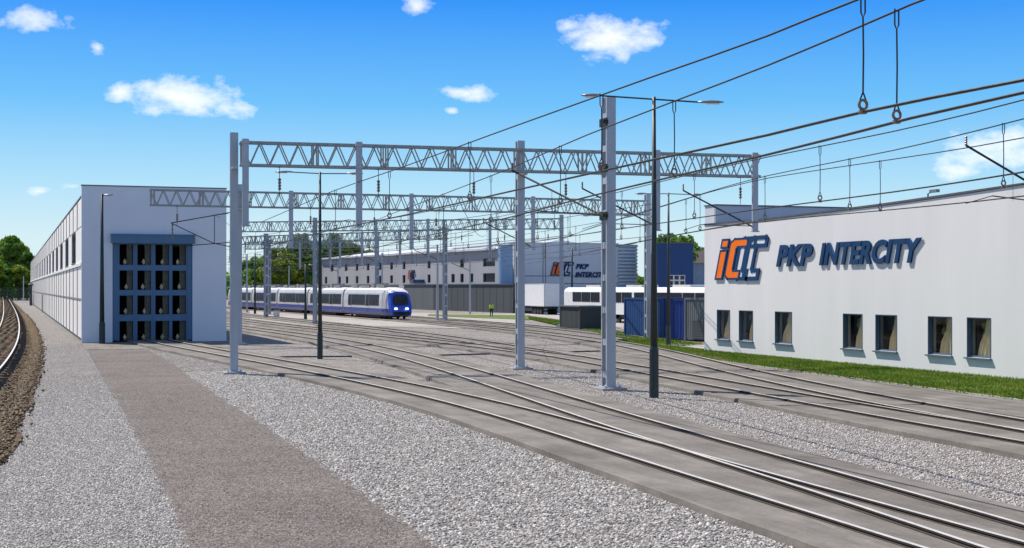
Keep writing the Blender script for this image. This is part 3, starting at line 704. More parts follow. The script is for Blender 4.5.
for k, (a, b_, c, d) in enumerate(hw_):
    y0, y1 = FY1 - b_, FY1 - a; X = FX + .15; f = MB()
    f.bb((X - .04, y0, c), (X + .06, y0 + .07, d)); f.bb((X - .04, y1 - .07, c), (X + .06, y1, d)); f.bb((X - .042, y0, c), (X + .058, y1, c + .07)); f.bb((X - .042, y0, d - .07), (X + .058, y1, d))
    # painted metal lining of the reveal
    f.bb((FX - .015, y1 - .03, c), (X - .045, y1 - .003, d)); f.bb((FX - .015, y0 + .003, c), (X - .045, y0 + .03, d)); f.bb((FX - .017, y0 + .03, d - .03), (X - .046, y1 - .03, d - .003))
    fo = f.build('window', 'frame_slate', rb)
    MB().bb((FX - .12, y0 - .07, c - .06), (X - .05, y1 + .07, c - .003)).build('sill', 'frame_slate', fo)
    MB().bb((X + .0, y0 + .05, c + .05), (X + .02, y1 - .05, d - .05)).build('pane', 'window_glass', fo)
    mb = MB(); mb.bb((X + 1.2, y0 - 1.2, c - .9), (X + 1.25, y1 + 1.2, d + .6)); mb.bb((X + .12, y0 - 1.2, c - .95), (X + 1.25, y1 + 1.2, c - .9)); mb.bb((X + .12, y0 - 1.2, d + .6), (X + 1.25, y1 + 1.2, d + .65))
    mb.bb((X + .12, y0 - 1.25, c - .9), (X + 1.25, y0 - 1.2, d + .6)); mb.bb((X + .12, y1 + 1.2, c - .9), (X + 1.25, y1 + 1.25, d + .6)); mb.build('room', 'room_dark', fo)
    # half-drawn gathered curtain on the near side, plant-green leaves above it
    mb = MB(); w = y1 - y0; nf = 11; rr_ = random.Random(k); cw_ = rr_.uniform(.6, .95)
    colx = [(y0 - .02 + w * cw_ * i / nf, X + .12 + .04 * ((i % 2) * 2 - 1) + rr_.uniform(-.015, .015)) for i in range(nf + 1)]
    zz = [c - .02, c + .35 * (d - c), c + .62 * (d - c), d + .05]; pull = [0, .18, .42, .58]
    vs = []; fs = []
    for zi, pu in zip(zz, pull):
        for i, (yy_, xx_) in enumerate(colx): vs.append((xx_ + .02 * math.sin(zi * 5 + i), y0 + (yy_ - y0) * (1 - pu * .9) + pu * .06 * w * math.sin(i), zi))
    for r_ in range(3):
        for i in range(nf): q_ = r_ * (nf + 1) + i; fs.append((q_, q_ + 1, q_ + nf + 2, q_ + nf + 1))
    mb.add(vs, fs); mb.build('curtain', 'curtain', fo)
    mb = MB()
    for i in range(9):
        yy_ = y0 + w * rr_.uniform(.1, .75); z_ = d - (d - c) * rr_.uniform(.08, .5); mb.lathe((X + .30 + rr_.uniform(0, .2), yy_, z_), [(.02, -.2), (.12, -.05), (.15, .08), (.05, .2)], 6)
    mb.build('plant_leaf', 'curtain_green', fo)
sg = thing('company_sign', 'raised orange emblem and big navy lettering on the white building facade', 'sign', (FX, FY1 - 2, 4.5))
U, V, NN = (0, -1, 0), (0, 0, 1), (-1, 0, 0)
p = on_x(716.5, 279, FX); pt = on_x(716.5, 236.5, FX); hgt = on_x(735, 238, FX).z - on_x(735, 277.5, FX).z
pe = on_x(768.5, 260, FX); eh = hgt; wid = p.y - pe.y
emb_h = hgt
# width scale: emblem is ~2.02 units wide per unit height incl. shear
def embl_fit(parent, o, u, v, n, w, h, depth):
    k = w / (1.72 + SHEAR) ; uu = Vector(u) * (k / h); emblem(parent, o, uu, v, n, h, depth)
embl_fit(sg, (FX - .03, p.y, p.z), U, V, NN, wid, hgt, .05)
a, b_ = on_x(777.5, 267.5, FX), on_x(814, 267.5, FX); ht = on_x(795, 244.5, FX).z - on_x(795, 266.5, FX).z
lettering(sg, 'PKP', (FX - .03, a.y, on_x(790, 266.5, FX).z), U, V, NN, a.y - b_.y, ht, .065)
a, b_ = on_x(820.5, 266, FX), on_x(923, 262, FX)
lettering(sg, 'INTERCITY', (FX - .03, a.y, on_x(790, 266.5, FX).z), U, V, NN, a.y - b_.y, ht, .065)
pr_ = on_x(928, 200, FX + 6)
rl = thing('roof_lamp', 'small floodlight on a bent stub above the white building roof', 'lamp', (FX + 6, pr_.y, 7.2))
MB().tube([(FX + 6, pr_.y, 7.0), (FX + 6, pr_.y, 8.1), (FX + 6, pr_.y - .25, 8.15)], .035, 6).build('stub', 'lamp_post_dark', rl)
MB().box((FX + 6, pr_.y - .5, 8.2), (.2, .55, .14)).build('lamp_head', 'lamp_head', rl)

# ------------------------------------------------------------------ masts, gantries
def mast_parts(parent, h, w=.30, gap=.46, mats=('mast_paint', 'galvanised')):
    """Two channels joined by batten plates, on a base plate (local coordinates)."""
    for s in (-1, 1):
        y = s * gap / 2; mb = MB(); mb.bb((-w / 2, y - .008, .05), (w / 2, y + .008, h))
        for e in (-1, 1): mb.bb((e * w / 2 - .007, y - s * .09, .05), (e * w / 2 + .007, y - s * .0085, h - .002))
        mb.build('channel', mats[0], parent, world=False)
    mb = MB(); z = .55
    while z < h - .2:
        for e in (-1, 1): mb.bb((e * (w / 2 - .012) - .005, -gap / 2 + .01, z - .11), (e * (w / 2 - .012) + .005, gap / 2 - .01, z + .11))
        z += 1.12
    mb.build('batten', mats[1], parent, world=False)
    mb = MB().bb((-w / 2 - .16, -gap / 2 - .16, .09), (w / 2 + .16, gap / 2 + .16, .13))
    for a in (-1, 1):
        for b_ in (-1, 1): mb.lathe((a * (w / 2 + .1), b_ * (gap / 2 + .1), .131), [(.03, 0), (.03, .06), (.018, .07)], 6)
    mb.build('base_plate', 'galvanised', parent, world=False)
    MB().bb((-w / 2 - .3, -gap / 2 - .3, -.2), (w / 2 + .3, gap / 2 + .3, .089)).build('footing', 'pale_concrete', parent, world=False)
def insul(mb, p, q, r=.05):
    p, q = Vector(p), Vector(q); n = 9; pp = []; rr_ = []
    for i in range(n): pp.append(p.lerp(q, i / (n - 1))); rr_.append(r if i % 2 else r * .5)
    mb.tube(pp, rr_, 8)
def cantilever(parent, base, tip, down=1.75):
    """Sloping tube from a post foot to the messenger clamp, tie rod, registration arm."""
    base, tip = Vector(base), Vector(tip); mb = MB(); d = tip - base
    mb.tube([base, tip], .035, 6)
    mid = base + d * .55; low = Vector((tip.x + (base.x - tip.x) * .25, tip.y + (base.y - tip.y) * .25, tip.z - down + .25))
    mb.tube([base + Vector((0, 0, .02)), low + Vector((0, 0, .0))], .02, 6); mb.tube([mid, (mid.x, mid.y, (base.z + low.z) / 2)], .008, 4)
    mb.tube([low, (tip.x, tip.y, tip.z - down)], .014, 5)
    o = mb.build('cantilever', 'wire_dark', parent)
    for q0, q1 in ((base.lerp(tip, .03), base.lerp(tip, .17)), (tip + Vector((0, 0, .28)), tip)): mi_ = MB(); insul(mi_, q0, q1); mi_.build('insulator', 'insulator', o)
def gantry(label, A, B, ext_l, ext_r, masts, drops, zt, zh, ztop, dmat='galvanised_dull', cants=(), dl=0.39):
    """Lattice portal from A to B (plan points) with masts at fractions of the line (metres from A) and hanging posts."""
    A, B = Vector((A[0], A[1], 0)), Vector((B[0], B[1], 0)); U_ = (B - A).normalized(); Nn = Vector((-U_.y, U_.x, 0)); rz = math.atan2(U_.y, U_.x)
    root = thing('overhead_gantry', label, 'gantry', A, rz, 'lattice gantries over the tracks')
    Ln = (B - A).length; x0_, x1_ = -ext_l, Ln + ext_r; w = .27; z0, z1 = zt - zh, zt
    beam = MB()
    for y in (-w, w):
        for z in (z0, z1): beam.bb((x0_, y - .045, z - .045), (x1_, y + .045, z + .045))
    bo = beam.build('truss_beam', dmat, root, world=False)
    la = MB(); n = max(4, int((x1_ - x0_) / dl / 2) * 2); st = (x1_ - x0_) / n
    for y in (-w - .047, w + .047):
        for i in range(n):
            a, b_ = (z0, z1) if i % 2 else (z1, z0); la.bar((x0_ + st * i, y, a), (x0_ + st * (i + 1), y, b_), .03, .05)
    for i in range(0, n + 1, 2):
        for z in (z0, z1): la.bar((x0_ + st * i, -w, z), (x0_ + st * min(i + 1, n), w, z), .04, .04)
    x = x0_ + .05
    while x < x1_:
        for y in (-w, w):
            for e in (0, .2): la.bb((x + e - .028, y - .035, z0 + .046), (x + e + .028, y + .035, z1 - .046))
        x += 2.9
    la.build('lattice', dmat, bo, world=False)
    for f in masts:
        mo = bpy.data.objects.new('mast', None); COL.objects.link(mo); mo.parent = root; mo.location = (f, .8, 0); mo.rotation_euler = (0, 0, 0)
        mast_parts(mo, ztop)
        MB().bb((-.12, -.8, zt - zh - .14), (.12, -.22, zt - zh - .05)).build('bracket', 'galvanised', mo, world=False)
    f = x0_ + 1.6
    while f < x1_ - .5:
        hg = MB().tube([(f, 0, z0), (f, 0, z0 - 1.25)], .014, 5).bar((f, -w, z0 - .03), (f, w, z0 - .03), .06, .05).build('hanger', 'wire_dark', bo, world=False)
        ins_ = MB(); insul(ins_, (f, 0, z0 - .5), (f, 0, z0 - 1.0), .075); ins_.build('insulator', 'insulator', root, world=False); f += 4.1
    for f in drops:
        d = MB().bb((f - .13, -.44, 6.1), (f + .13, -.18 - .14, zt + .12)); d.bb((f - .16, -.48, z1 - .06), (f + .16, -.32 + .01, z1 + .05)); d.bb((f - .16, -.475, z0 - .05), (f + .16, -.315, z0 + .06))
        d.bb((f - .17, -.5, 6.05), (f + .17, -.3, 6.1)); do = d.build('drop_post', 'mast_paint', root, world=False)
        if f in cants:
            b_ = wm(root) @ Vector((f - .14, -.38, 6.3)); tpt = b_ - U_ * 3.3; tpt.z = 7.85; cantilever(do, b_, tpt)
    return root, A, U_
def along(px, A, U_):
    """Metres from A along U_ at which photo column px meets the upright plane through that line."""
    r = FWD + RGT * ((px - 512) / F); den = r.x * U_.y - r.y * U_.x; t = (A.x * U_.y - A.y * U_.x) / den
    return (Vector((r.x * t, r.y * t, 0)) - A).dot(U_)
def place_gantry(label, pa, pb, lx, rx, mpx, dpx, zt=9.66, zh=.92, ztop=10.0, cpx=(), **kw):
    A, B = at(*pa), at(*pb); A, B = Vector((A.x, A.y, 0)), Vector((B.x, B.y, 0)); U_ = (B - A).normalized(); Nn = Vector((-U_.y, U_.x, 0))
    A = A - Nn * .8; B = B - Nn * .8
    return gantry(label, A, B, -along(lx, A, U_), along(rx, A, U_) - (B - A).length, [along(q, A + Nn * .8, U_) for q in mpx], [along(q, A - Nn * .38, U_) for q in dpx], zt, zh, ztop, cants=[along(q, A - Nn * .38, U_) for q in cpx], **kw)
place_gantry('nearest lattice gantry, its left mast standing on gravel in front of the hall corner', (234, 374), (520, 369.5), 240, 758, (234, 520), (245.5, 359, 657, 755), ztop=9.95, cpx=(657, 755), zt=9.48)
place_gantry('second lattice gantry, its left end overhanging the hall door', (239, 345), (647.5, 339.5), 150, 646, (239, 647.5), (291, 411.5, 533), cpx=(533,), zt=9.48)
place_gantry('third lattice gantry, just behind the second one', (315, 325), (561.5, 326.5), 240, 560, (315, 561.5), (376, 428, 490), zt=9.9, ztop=10.3)
place_gantry('fourth lattice gantry, its right mast just right of the train front', (266, 318), (445, 321.5), 236, 447, (266, 445), (330, 362, 400))
place_gantry('farthest lattice gantry, standing over the middle of the train', (269, 314.6), (377, 316), 246, 378, (269, 377), (300, 340))
# mast between the two track pairs, and its neighbour past the right edge
def lattice_mast(label, loc, h, rz=0):
    o = thing('catenary_mast', label, 'catenary mast', loc, rz, 'free-standing catenary masts'); mast_parts(o, h, .33, .5); return o
p = at(608.5, 390); mm = lattice_mast('tall double-channel mast on gravel beside the dark double lamp post', (p.x, p.y, 0), 10.2)
for z in (6.05, 7.7, 9.3):
    MB().bb((-.36, -.36, z - .06), (-.165, -.26, z + .06)).bb((-.22, -.3, z - .14), (-.165, .3, z + .14)).build('bracket', 'wire_dark', mm, world=False)
tip = atd(512, 51.2, 7.85); cantilever(mm, (p.x - .2, p.y, 6.05), tip)
mq = lattice_mast('free-standing mast beside the rendered building past the edge of view', (31.2, 35.2, 0), 9.5)
tip2 = atd(966, 42.2, 7.85); cantilever(mq, (31.0, 35.2, 6.1), tip2)
p4 = at(238, 345)
c4 = thing('hinged_cantilever', 'hinged cantilever frame in front of the hall door, tied to the second gantry mast', 'cantilever', (p4.x, p4.y, 6.4))
def o4(px, py): r = ray(px, py); t = (p4.y) / r.y; return Vector((r.x * t, r.y * t, HC + r.z * t))
mb = MB(); mb.tube([o4(171, 223), o4(236, 211.5)], .035); mb.tube([o4(171, 223), o4(213, 243), o4(236, 248)], .03); mb.tube([o4(214.5, 215), o4(214.5, 244)], .025); mb.tube([o4(173, 246.5), o4(196, 245), o4(236, 242)], .03)
mb.build('tube_frame', 'wire_dark', c4); mb = MB(); insul(mb, o4(172.5, 223), o4(172.5, 240), .06); mb.build('insulator', 'insulator', c4); mb = MB(); insul(mb, o4(228, 213), o4(222, 214), .07); mb.build('insulator', 'insulator', c4)

# ------------------------------------------------------------------ overhead lines
ZC, ZM = 6.17, 7.85
def dropper(parent, top, bot, k=1.0):
    top, bot = Vector(top), Vector(bot); mb = MB(); lo = bot + Vector((0, 0, .30)); hi = top - Vector((0, 0, .30))
    e = Vector((.032, .0, 0)) * k; rk = k * 1.35
    mb.tube([top - e + Vector((0, 0, .03)), top - e - Vector((0, 0, .22)), hi, top + e - Vector((0, 0, .22)), top + e + Vector((0, 0, .03))], .0085 * rk, 5)
    mb.tube([hi, hi.lerp(lo, .5) + Vector((.008, 0, 0)), lo], .009 * rk, 5)
    mb.tube([lo, bot + Vector((-.05 * k, 0, .16)), bot + Vector((-.05 * k, 0, .09))], .008 * rk, 5); mb.tube([lo, bot + Vector((.05 * k, 0, .16)), bot + Vector((.05 * k, 0, .09))], .008 * rk, 5)
    o = mb.build('dropper', 'wire_dark', parent)
    mb = MB(); ring = [bot + Vector((.06 * k * math.cos(a), 0, .11 + .06 * k * math.sin(a))) for a in np.linspace(0, 2 * math.pi, 13)]
    mb.tube(ring, .02 * k, 6); mb.lathe((bot.x, bot.y, bot.z - .03), [(.045 * k, 0), (.058 * k, .02), (.058 * k, .055), (.035 * k, .075)], 10); mb.build('clamp', 'insulator', o)
def overhead(label, pd, drop_px=(), every=None, r=.013, tw=True, zc=ZC, zm=ZM, span=None, k=1.0):
    """pd: (photo column, distance) along the line; contact wire, messenger, droppers."""
    P = [np.array(atd(a, d)[:2]) for a, d in pd]; P = crom(P, 2.0)
    root = thing('overhead_line', label, 'overhead line', (P[0][0], P[0][1], zc), 0, 'overhead contact lines')
    def sag(q): return zm - .06 * (1 - math.cos(math.hypot(q[0], q[1]) / 26 * math.pi)) / 2
    n_ = normals2(P)
    for s in ((-.02, .02) if tw else (0,)):
        MB().tube([(q[0] + m_[0] * s, q[1] + m_[1] * s, zc) for q, m_ in zip(P, n_)], r, 6).build('contact_wire', 'wire_copper', root, smooth=True)
    MB().tube([(q[0], q[1], sag(q)) for q in P], r * .95, 6).build('messenger_wire', 'wire_dark', root, smooth=True)
    A_ = np.array(P)
    for px in drop_px:
        d = A_ @ np.array((FWD.x, FWD.y)); l = A_ @ np.array((RGT.x, RGT.y)); xx = 512 + l / d * F; i = int(np.argmin(np.abs(xx - px) + (d < 5) * 1e4)); q = A_[i]
        j = i + 1 if (i + 1 < len(A_) and (xx[i] - px) * (xx[i + 1] - px) < 0) else max(i - 1, 0)
        f = 0 if abs(xx[j] - xx[i]) < 1e-6 else (px - xx[i]) / (xx[j] - xx[i]); q = q + (A_[j] - q) * float(np.clip(f, 0, 1))
        dropper(root, (q[0], q[1], sag(q)), (q[0], q[1], zc), k)
    if every:
        acc = every / 2
        for a, b_ in zip(A_[:-1], A_[1:]):
            acc += np.linalg.norm(b_ - a)
            if acc > every: acc -= every; dropper(root, (b_[0], b_[1], sag(b_)), (b_[0], b_[1], zc), k)
    return root
D_ = lambda y: (HC - ZC) * F / (y - HY)
overhead('overhead line above the nearest track, its long droppers hanging foremost against the sky', [(1840, 10.2), (1024, D_(80)), (863, D_(112)), (768, D_(135)), (652, D_(160)), (512, D_(191)), (446, D_(206)), (396, D_(217)), (331, 63.4), (262, 92)],
         (863, 602, 470, 389.5, 335.5), r=.0195, k=1.15, zm=7.93)
overhead('overhead line above the joining track, held by the free-standing mast cantilever', [(1500, 13.5), (1024, D_(92.5)), (838, D_(137)), (768, D_(154.5)), (682, D_(174.5)), (587, D_(197)), (511, D_(217)), (448.5, D_(231)), (388.5, 84), (340, 125)],
         (898, 674.5, 560.5, 491, 443.5, 408), r=.0195, k=1.15, zm=7.98)
overhead('overhead line above the track beyond the masts, third from the path', [(1300, 22), (1024, D_(172)), (893, D_(192)), (768, D_(208)), (617, D_(229.5)), (540, 78), (470, 110), (430, 150)], (820.5, 694.5, 622, 570), r=.0185, k=1.05)
overhead('overhead line running close along the roof edge of the rendered building', [(1240, 26), (1024, D_(184)), (893, D_(204)), (768, D_(219.5)), (690, 66), (610, 90), (560, 125)], (1004, 850, 765, 700), r=.0185, k=1.05)
overhead('overhead line passing below the roof edge and across the lettered facade', [(1200, 30), (1024, D_(196)), (893, D_(209.5)), (768, D_(221)), (672, D_(236)), (600, 96), (540, 140), (500, 175)], (880.5, 686, 640), r=.0185, k=1.05)
for lab, C_, y0, y1 in (('distant overhead line above the middle yard track', CF, 64, 240), ('distant overhead line above the train track', CDD, 75, 230), ('distant overhead line right of the hall, above the joining track', CB, 80, 240), ('distant overhead line above the far yard track', CG, 86, 240), ('overhead line above the straight track beyond the lattice masts', CC, 58, 235),
                           ('overhead line over the gravel between the joining track and the middle track', [(21.5, 62), (22.0, 100), (20.6, 150), (20, 240)], 62, 230), ('overhead line over the gravel strip right of the straight track', [(30.2, 60), (32.6, 100), (33.4, 150), (32, 240)], 60, 230)):
    Q = [p for p in crom(C_, 4) if y0 < p[1] < y1]; pd = []
    for p_ in Q[::3]:
        d = p_[0] * SN + p_[1] * CS; pd.append((512 + (p_[0] * CS - p_[1] * SN) / d * F, d))
    overhead(lab, pd, every=9, r=.017, tw=False, k=1.0)
# span wires high over the yard between the gantries
for k, (a, b_, lb) in enumerate((((18.5, 58, 7.0), (31, 92, 7.2), 'feeder wire slung from the nearest to the second gantry, left of the tall mast'), ((24, 92, 6.9), (40, 128, 7.1), 'feeder wire slung from the second gantry towards the train track'),
                                 ((12.5, 92, 8.3), (22, 128, 8.2), 'feeder wire slung beside the hall'))):
    A_, B_ = Vector(a), Vector(b_); tag(MB().tube([A_.lerp(B_, i / 14) - Vector((0, 0, .5 * math.sin(math.pi * i / 14))) for i in range(15)], .013, 5).build('feeder_wire', 'wire_dark'), lb, 'wire', 'feeder wires')

# ------------------------------------------------------------------ street lamps
def lamp(label, px, py, h, arms, rz=0, base_h=1.25, r=(.11, .055), head=.95):
    p = at(px, py); o = thing('street_lamp', label, 'street lamp', (p.x, p.y, 0), rz, 'dark yard lamp posts')
    MB().tube([(0, 0, .0), (0, 0, base_h)], [r[0] * 1.28, r[0] * 1.24], 12).lathe((0, 0, base_h), [(r[0] * 1.24, 0), (r[0] * 1.02, .12)], 12).build('base', 'lamp_post_dark', o, world=False)
    MB().tube([(0, 0, base_h + .1), (0, 0, h * .45), (0, 0, h)], [r[0] * .98, r[0] * .8, r[1]], 12).build('pole', 'lamp_post_dark', o, world=False, smooth=True)
    for (ln, dz, hd) in arms:          # length along local x (signed), rise
        sg_ = 1 if ln > 0 else -1
        am = MB().tube([(0, 0, h - .08), (ln - sg_ * hd * .8, 0, h - .08 + dz)], .028, 6).build('arm', 'lamp_post_dark', o, world=False)
        prof = [(-.5, .03, .03), (-.3, .10, .06), (0, .13, .075), (.3, .13, .06), (.5, .05, .025)]; mb = MB(); vs = []; fs = []
        for (a, wy, hz) in prof:
            for th in range(8):
                an = 2 * math.pi * th / 8; vs.append((ln - sg_ * hd / 2 + sg_ * a * hd, wy * math.cos(an), h - .08 + dz + hz * math.sin(an) * (1 if math.sin(an) > 0 else .4)))
        for i in range(4):
            for j in range(8): fs.append((i * 8 + j, i * 8 + (j + 1) % 8, i * 8 + 8 + (j + 1) % 8, i * 8 + 8 + j))
        fs += [tuple(range(8)), tuple(range(32, 40))]; mb.add(vs, fs)
        ho = mb.build('lamp_head', 'lamp_head', am, world=False, smooth=True)
        MB().box((ln - sg_ * hd * .42, 0, h - .125 + dz), (hd * .5, .15, .03)).build('lamp_lens', 'lamp_glass', ho, world=False)
    return o
yw = -YAW
lamp('dark single-arm lamp post in front of the hall door', 102, 344, 9.5, [(.72, .02, .65)], yw, 1.3, (.155, .08))
lamp('dark double-arm lamp post on the gravel between the first two tracks', 320, 359, 9.35, [(-2.25, .08, .9), (2.15, .0, .85)], yw)
lamp('nearest dark double-arm lamp post, right of the tall mast', 654, 398, 9.72, [(-2.35, .12, .72), (2.25, -.1, .85)], yw, 1.55, (.12, .055))
lamp('dark double-arm lamp post beside the blue container', 668.5, 347, 9.3, [(-2.0, .0, .7), (1.95, -.05, .55)], yw, 1.2, (.12, .05))
lamp('dark single-arm lamp post behind the dark shed', 572, 316, 8.6, [(-.85, .02, .6)], yw, 1.0, (.16, .1))
lamp('dark double-arm lamp post hidden behind the tall mast', 606, 331, 9.6, [(-2.0, 0, .75), (2.0, 0, .75)], yw, 1.0, (.11, .06))
lamp('short dark lamp post in front of the train, right of the cabinet', 305.5, 320, 6.2, [(.8, .02, .5)], yw, .8, (.14, .08))
lamp('dark lamp post in front of the train tail, left of the cabinet', 255, 314, 8.2, [(.9, .02, .6)], yw, .8, (.14, .08))

# ------------------------------------------------------------------ the train
TP = crom([(39.75, 146.5), (39.1, 170), (37.6, 205), (36.0, 245)], .5)
TD = np.r_[0, np.cumsum([np.linalg.norm(b_ - a) for a, b_ in zip(TP[:-1], TP[1:])])]; TA = np.array(TP)
tr = thing('electric_train', 'white and blue electric multiple unit train with dark windows, parked in the yard', 'train', (TA[0][0], TA[0][1], 0))
def tpos(s): return np.array((np.interp(s, TD, TA[:, 0]), np.interp(s, TD, TA[:, 1])))
BW, ZB, ZR = 1.42, .55, 3.62
sec = [(-BW + .12, ZB), (-BW, .85), (-BW, 1.28), (-BW - .02, 1.30), (-BW - .02, 2.2), (-BW + .06, 3.0), (-BW + .22, 3.35), (-BW + .55, 3.55), (-.4, ZR)]
sec = sec + [(-x, z) for x, z in sec[::-1]]
def car(s0, s1, nose):
    a, b_ = tpos(s0), tpos(s1); d = (b_ - a) / np.linalg.norm(b_ - a); n_ = np.array((d[1], -d[0])); Ln = s1 - s0   # n_ points to the right of travel (away from the viewer side is +)
    def Pt(s, x, z): q = a + d * s + n_ * x; return (q[0], q[1], z)
    mb = MB(); ks = [0.0, Ln]; k = len(sec)
    if nose: ks = [0, .25, .7, 1.4, 2.4, 3.4, Ln]
    vs = []; fs = []; mi = []
    for s in ks:
        f = 1; sh = 0; lift = 0
        for x, z in sec:
            if nose and s < 3.4:
                u = 1 - s / 3.4; xx = x * (1 - .20 * u ** 2.2); zz = z if z < 1.3 else 1.3 + (z - 1.3) * (1 - .20 * u ** 2.0)
                off = .32 * max(0, (z - 1.25)) * u ** 1.5
                vs.append(Pt(s + off, xx, zz))
            else: vs.append(Pt(s, x, z))
    for i in range(len(ks) - 1):
        for j in range(k):
            fs.append((i * k + j, i * k + (j + 1) % k, (i + 1) * k + (j + 1) % k, (i + 1) * k + j))
            zt_m = (sec[j][1] + sec[(j + 1) % k][1]) / 2
            mi.append(1 if zt_m < 1.29 else 2 if zt_m > 3.3 else (3 if nose and i < 2 else 0))
    fs += [tuple(range(k)), tuple(range((len(ks) - 1) * k, len(ks) * k))]; mi += [3 if nose else 0, 0]
    mb.add(vs, fs); mb.m = mi
    body = mb.build('car_body', ['train_white', 'train_blue', 'train_roof', 'train_front_blue'], tr)
    st = 3.9 if nose else .6; wn_ = []
    s = st; kk = 0
    while s + 1.9 < Ln - .2:
        isdoor = kk % 4 == 2
        for side in (-1, 1):
            X0, X1 = side * (BW + .02), side * (BW + .035)
            def quadbox(s0_, s1_, z0, z1, nm, mt, pro=.02):
                mb = MB(); e = side * pro
                def xo(z): return side * (BW + .02 if z < 2.2 else BW + .02 - (z - 2.2) * .1)
                zs_ = [z0, 2.2, z1] if z0 < 2.2 < z1 else [z0, z1]
                for za, zb in zip(zs_[:-1], zs_[1:]):
                    vs = [Pt(s0_, xo(za) + e, za), Pt(s1_, xo(za) + e, za), Pt(s1_, xo(zb) + e, zb), Pt(s0_, xo(zb) + e, zb), Pt(s0_, xo(za) - e, za), Pt(s1_, xo(za) - e, za), Pt(s1_, xo(zb) - e, zb), Pt(s0_, xo(zb) - e, zb)]
                    mb.add(vs, [(0, 1, 2, 3), (4, 5, 6, 7), (0, 1, 5, 4), (1, 2, 6, 5), (2, 3, 7, 6), (3, 0, 4, 7)])
                return mb.build(nm, mt, body)
            if isdoor:
                do = quadbox(s + .06, s + 1.54, 1.3, 2.95, 'door', 'train_front_blue' if False else 'train_white', .03)
                quadbox(s + .1, s + .77, 1.55, 2.82, 'door_window', 'train_glass', .045); quadbox(s + .83, s + 1.5, 1.55, 2.82, 'door_window', 'train_glass', .045)
            else: quadbox(s, s + 1.97, 1.6, 2.82, 'window', 'train_glass')
        s += 2.0 if not isdoor else 1.8; kk += 1
    mb = MB()
    for (u0, u1, hh) in ((.2, .36, .34), (.41, .47, .5), (.52, .74, .26), (.79, .93, .4)):
        c0 = Pt(Ln * (u0 + u1) / 2, 0, ZR + hh / 2 - .02); mb.box(c0, (1.7, Ln * (u1 - u0), hh), math.atan2(d[1], d[0]) - math.pi / 2)
    for v0, v1 in ((.36, .41), (.47, .52)): mb.tube([Pt(Ln * v0, .3, ZR + .05), Pt(Ln * (v0 + v1) / 2, .3, ZR + .45), Pt(Ln * v1, .3, ZR + .05)], .05, 5)
    mb.build('roof_unit', 'roof_gear', body)
    for u in ((.14, .86) if nose else (.93,)):
        mb = MB()
        for e in (-1.2, 1.2):
            for x in (-.75, .75):
                c = Pt(Ln * u + e, x, .55); ax = np.array((n_[0], n_[1], 0)); mb.tube([np.array(c) - ax * .07, np.array(c) + ax * .07], .42, 14)
        mb.box(Pt(Ln * u, 0, .6), (2.2, 3.4, .35), math.atan2(d[1], d[0]) - math.pi / 2); mb.build('bogie', 'under_dark', body)
    mb = MB(); mb.box(Pt(Ln / 2, 0, .5), (2.3, Ln * .55, .45), math.atan2(d[1], d[0]) - math.pi / 2); mb.build('underframe', 'under_dark', body)
    return Pt, body
s = 0.; Ls = (19.5, 17.5, 17.5, 17.5, 19.5)
for i, l_ in enumerate(Ls):
    Pt, body = car(s, s + l_, i == 0)
    if i == 0: PN, bodyN = Pt, body
    if i < 4:
        a = tpos(s + l_ + .3); mb = MB().box((a[0], a[1], 2.0), (2.5, .62, 2.7), math.atan2(TA[20][1] - TA[0][1], TA[20][0] - TA[0][0]) - math.pi / 2); mb.build('gangway', 'rubber', tr)
    s += l_ + .6
# cab front: windscreen, lower mask, headlights, coupler
def nose_x(z): return 0.32 * max(0, z - 1.25)
def fp(x, z, pro=0):
    z0 = 1.3 + (z - 1.3) / .80 if z > 1.3 else z
    return PN(nose_x(z0) - pro, x, z)
mb = MB(); q = [(-.80, 1.72), (-.88, 2.2), (-.78, 2.74), (-.5, 2.88), (.5, 2.88), (.78, 2.74), (.88, 2.2), (.80, 1.72)]; mb.add([fp(x, z, .05) for x, z in q] + [fp(x, z, -.1) for x, z in q], [tuple(range(8))] + [(i, (i + 1) % 8, 8 + (i + 1) % 8, 8 + i) for i in range(8)]); mb.build('windscreen', 'glass_dark', bodyN)
mb = MB(); mb.add([fp(-.95, 1.0, .04), fp(.95, 1.0, .04), fp(.85, .62, .05), fp(-.85, .62, .05)] + [fp(-.95, 1.0, -.1), fp(.95, 1.0, -.1), fp(.85, .62, -.1), fp(-.85, .62, -.1)], [(0, 1, 2, 3), (0, 1, 5, 4), (1, 2, 6, 5), (2, 3, 7, 6), (3, 0, 4, 7)]); mb.build('bumper', 'under_dark', bodyN)
for x in (-.62, .62):
    mb = MB(); mb.add([fp(x - .17, 1.22, .05), fp(x + .17, 1.22, .05), fp(x + .14, 1.42, .05), fp(x - .14, 1.42, .05), fp(x - .17, 1.22, -.05), fp(x + .17, 1.22, -.05), fp(x + .14, 1.42, -.05), fp(x - .14, 1.42, -.05)], [(0, 1, 2, 3), (0, 1, 5, 4), (1, 2, 6, 5), (2, 3, 7, 6), (3, 0, 4, 7)]); mb.build('headlight', 'headlight_glow', bodyN)
mb = MB().tube([PN(-.4, 0, .78), PN(.4, 0, .78)], .14, 8); mb.build('coupler', 'rubber', bodyN)

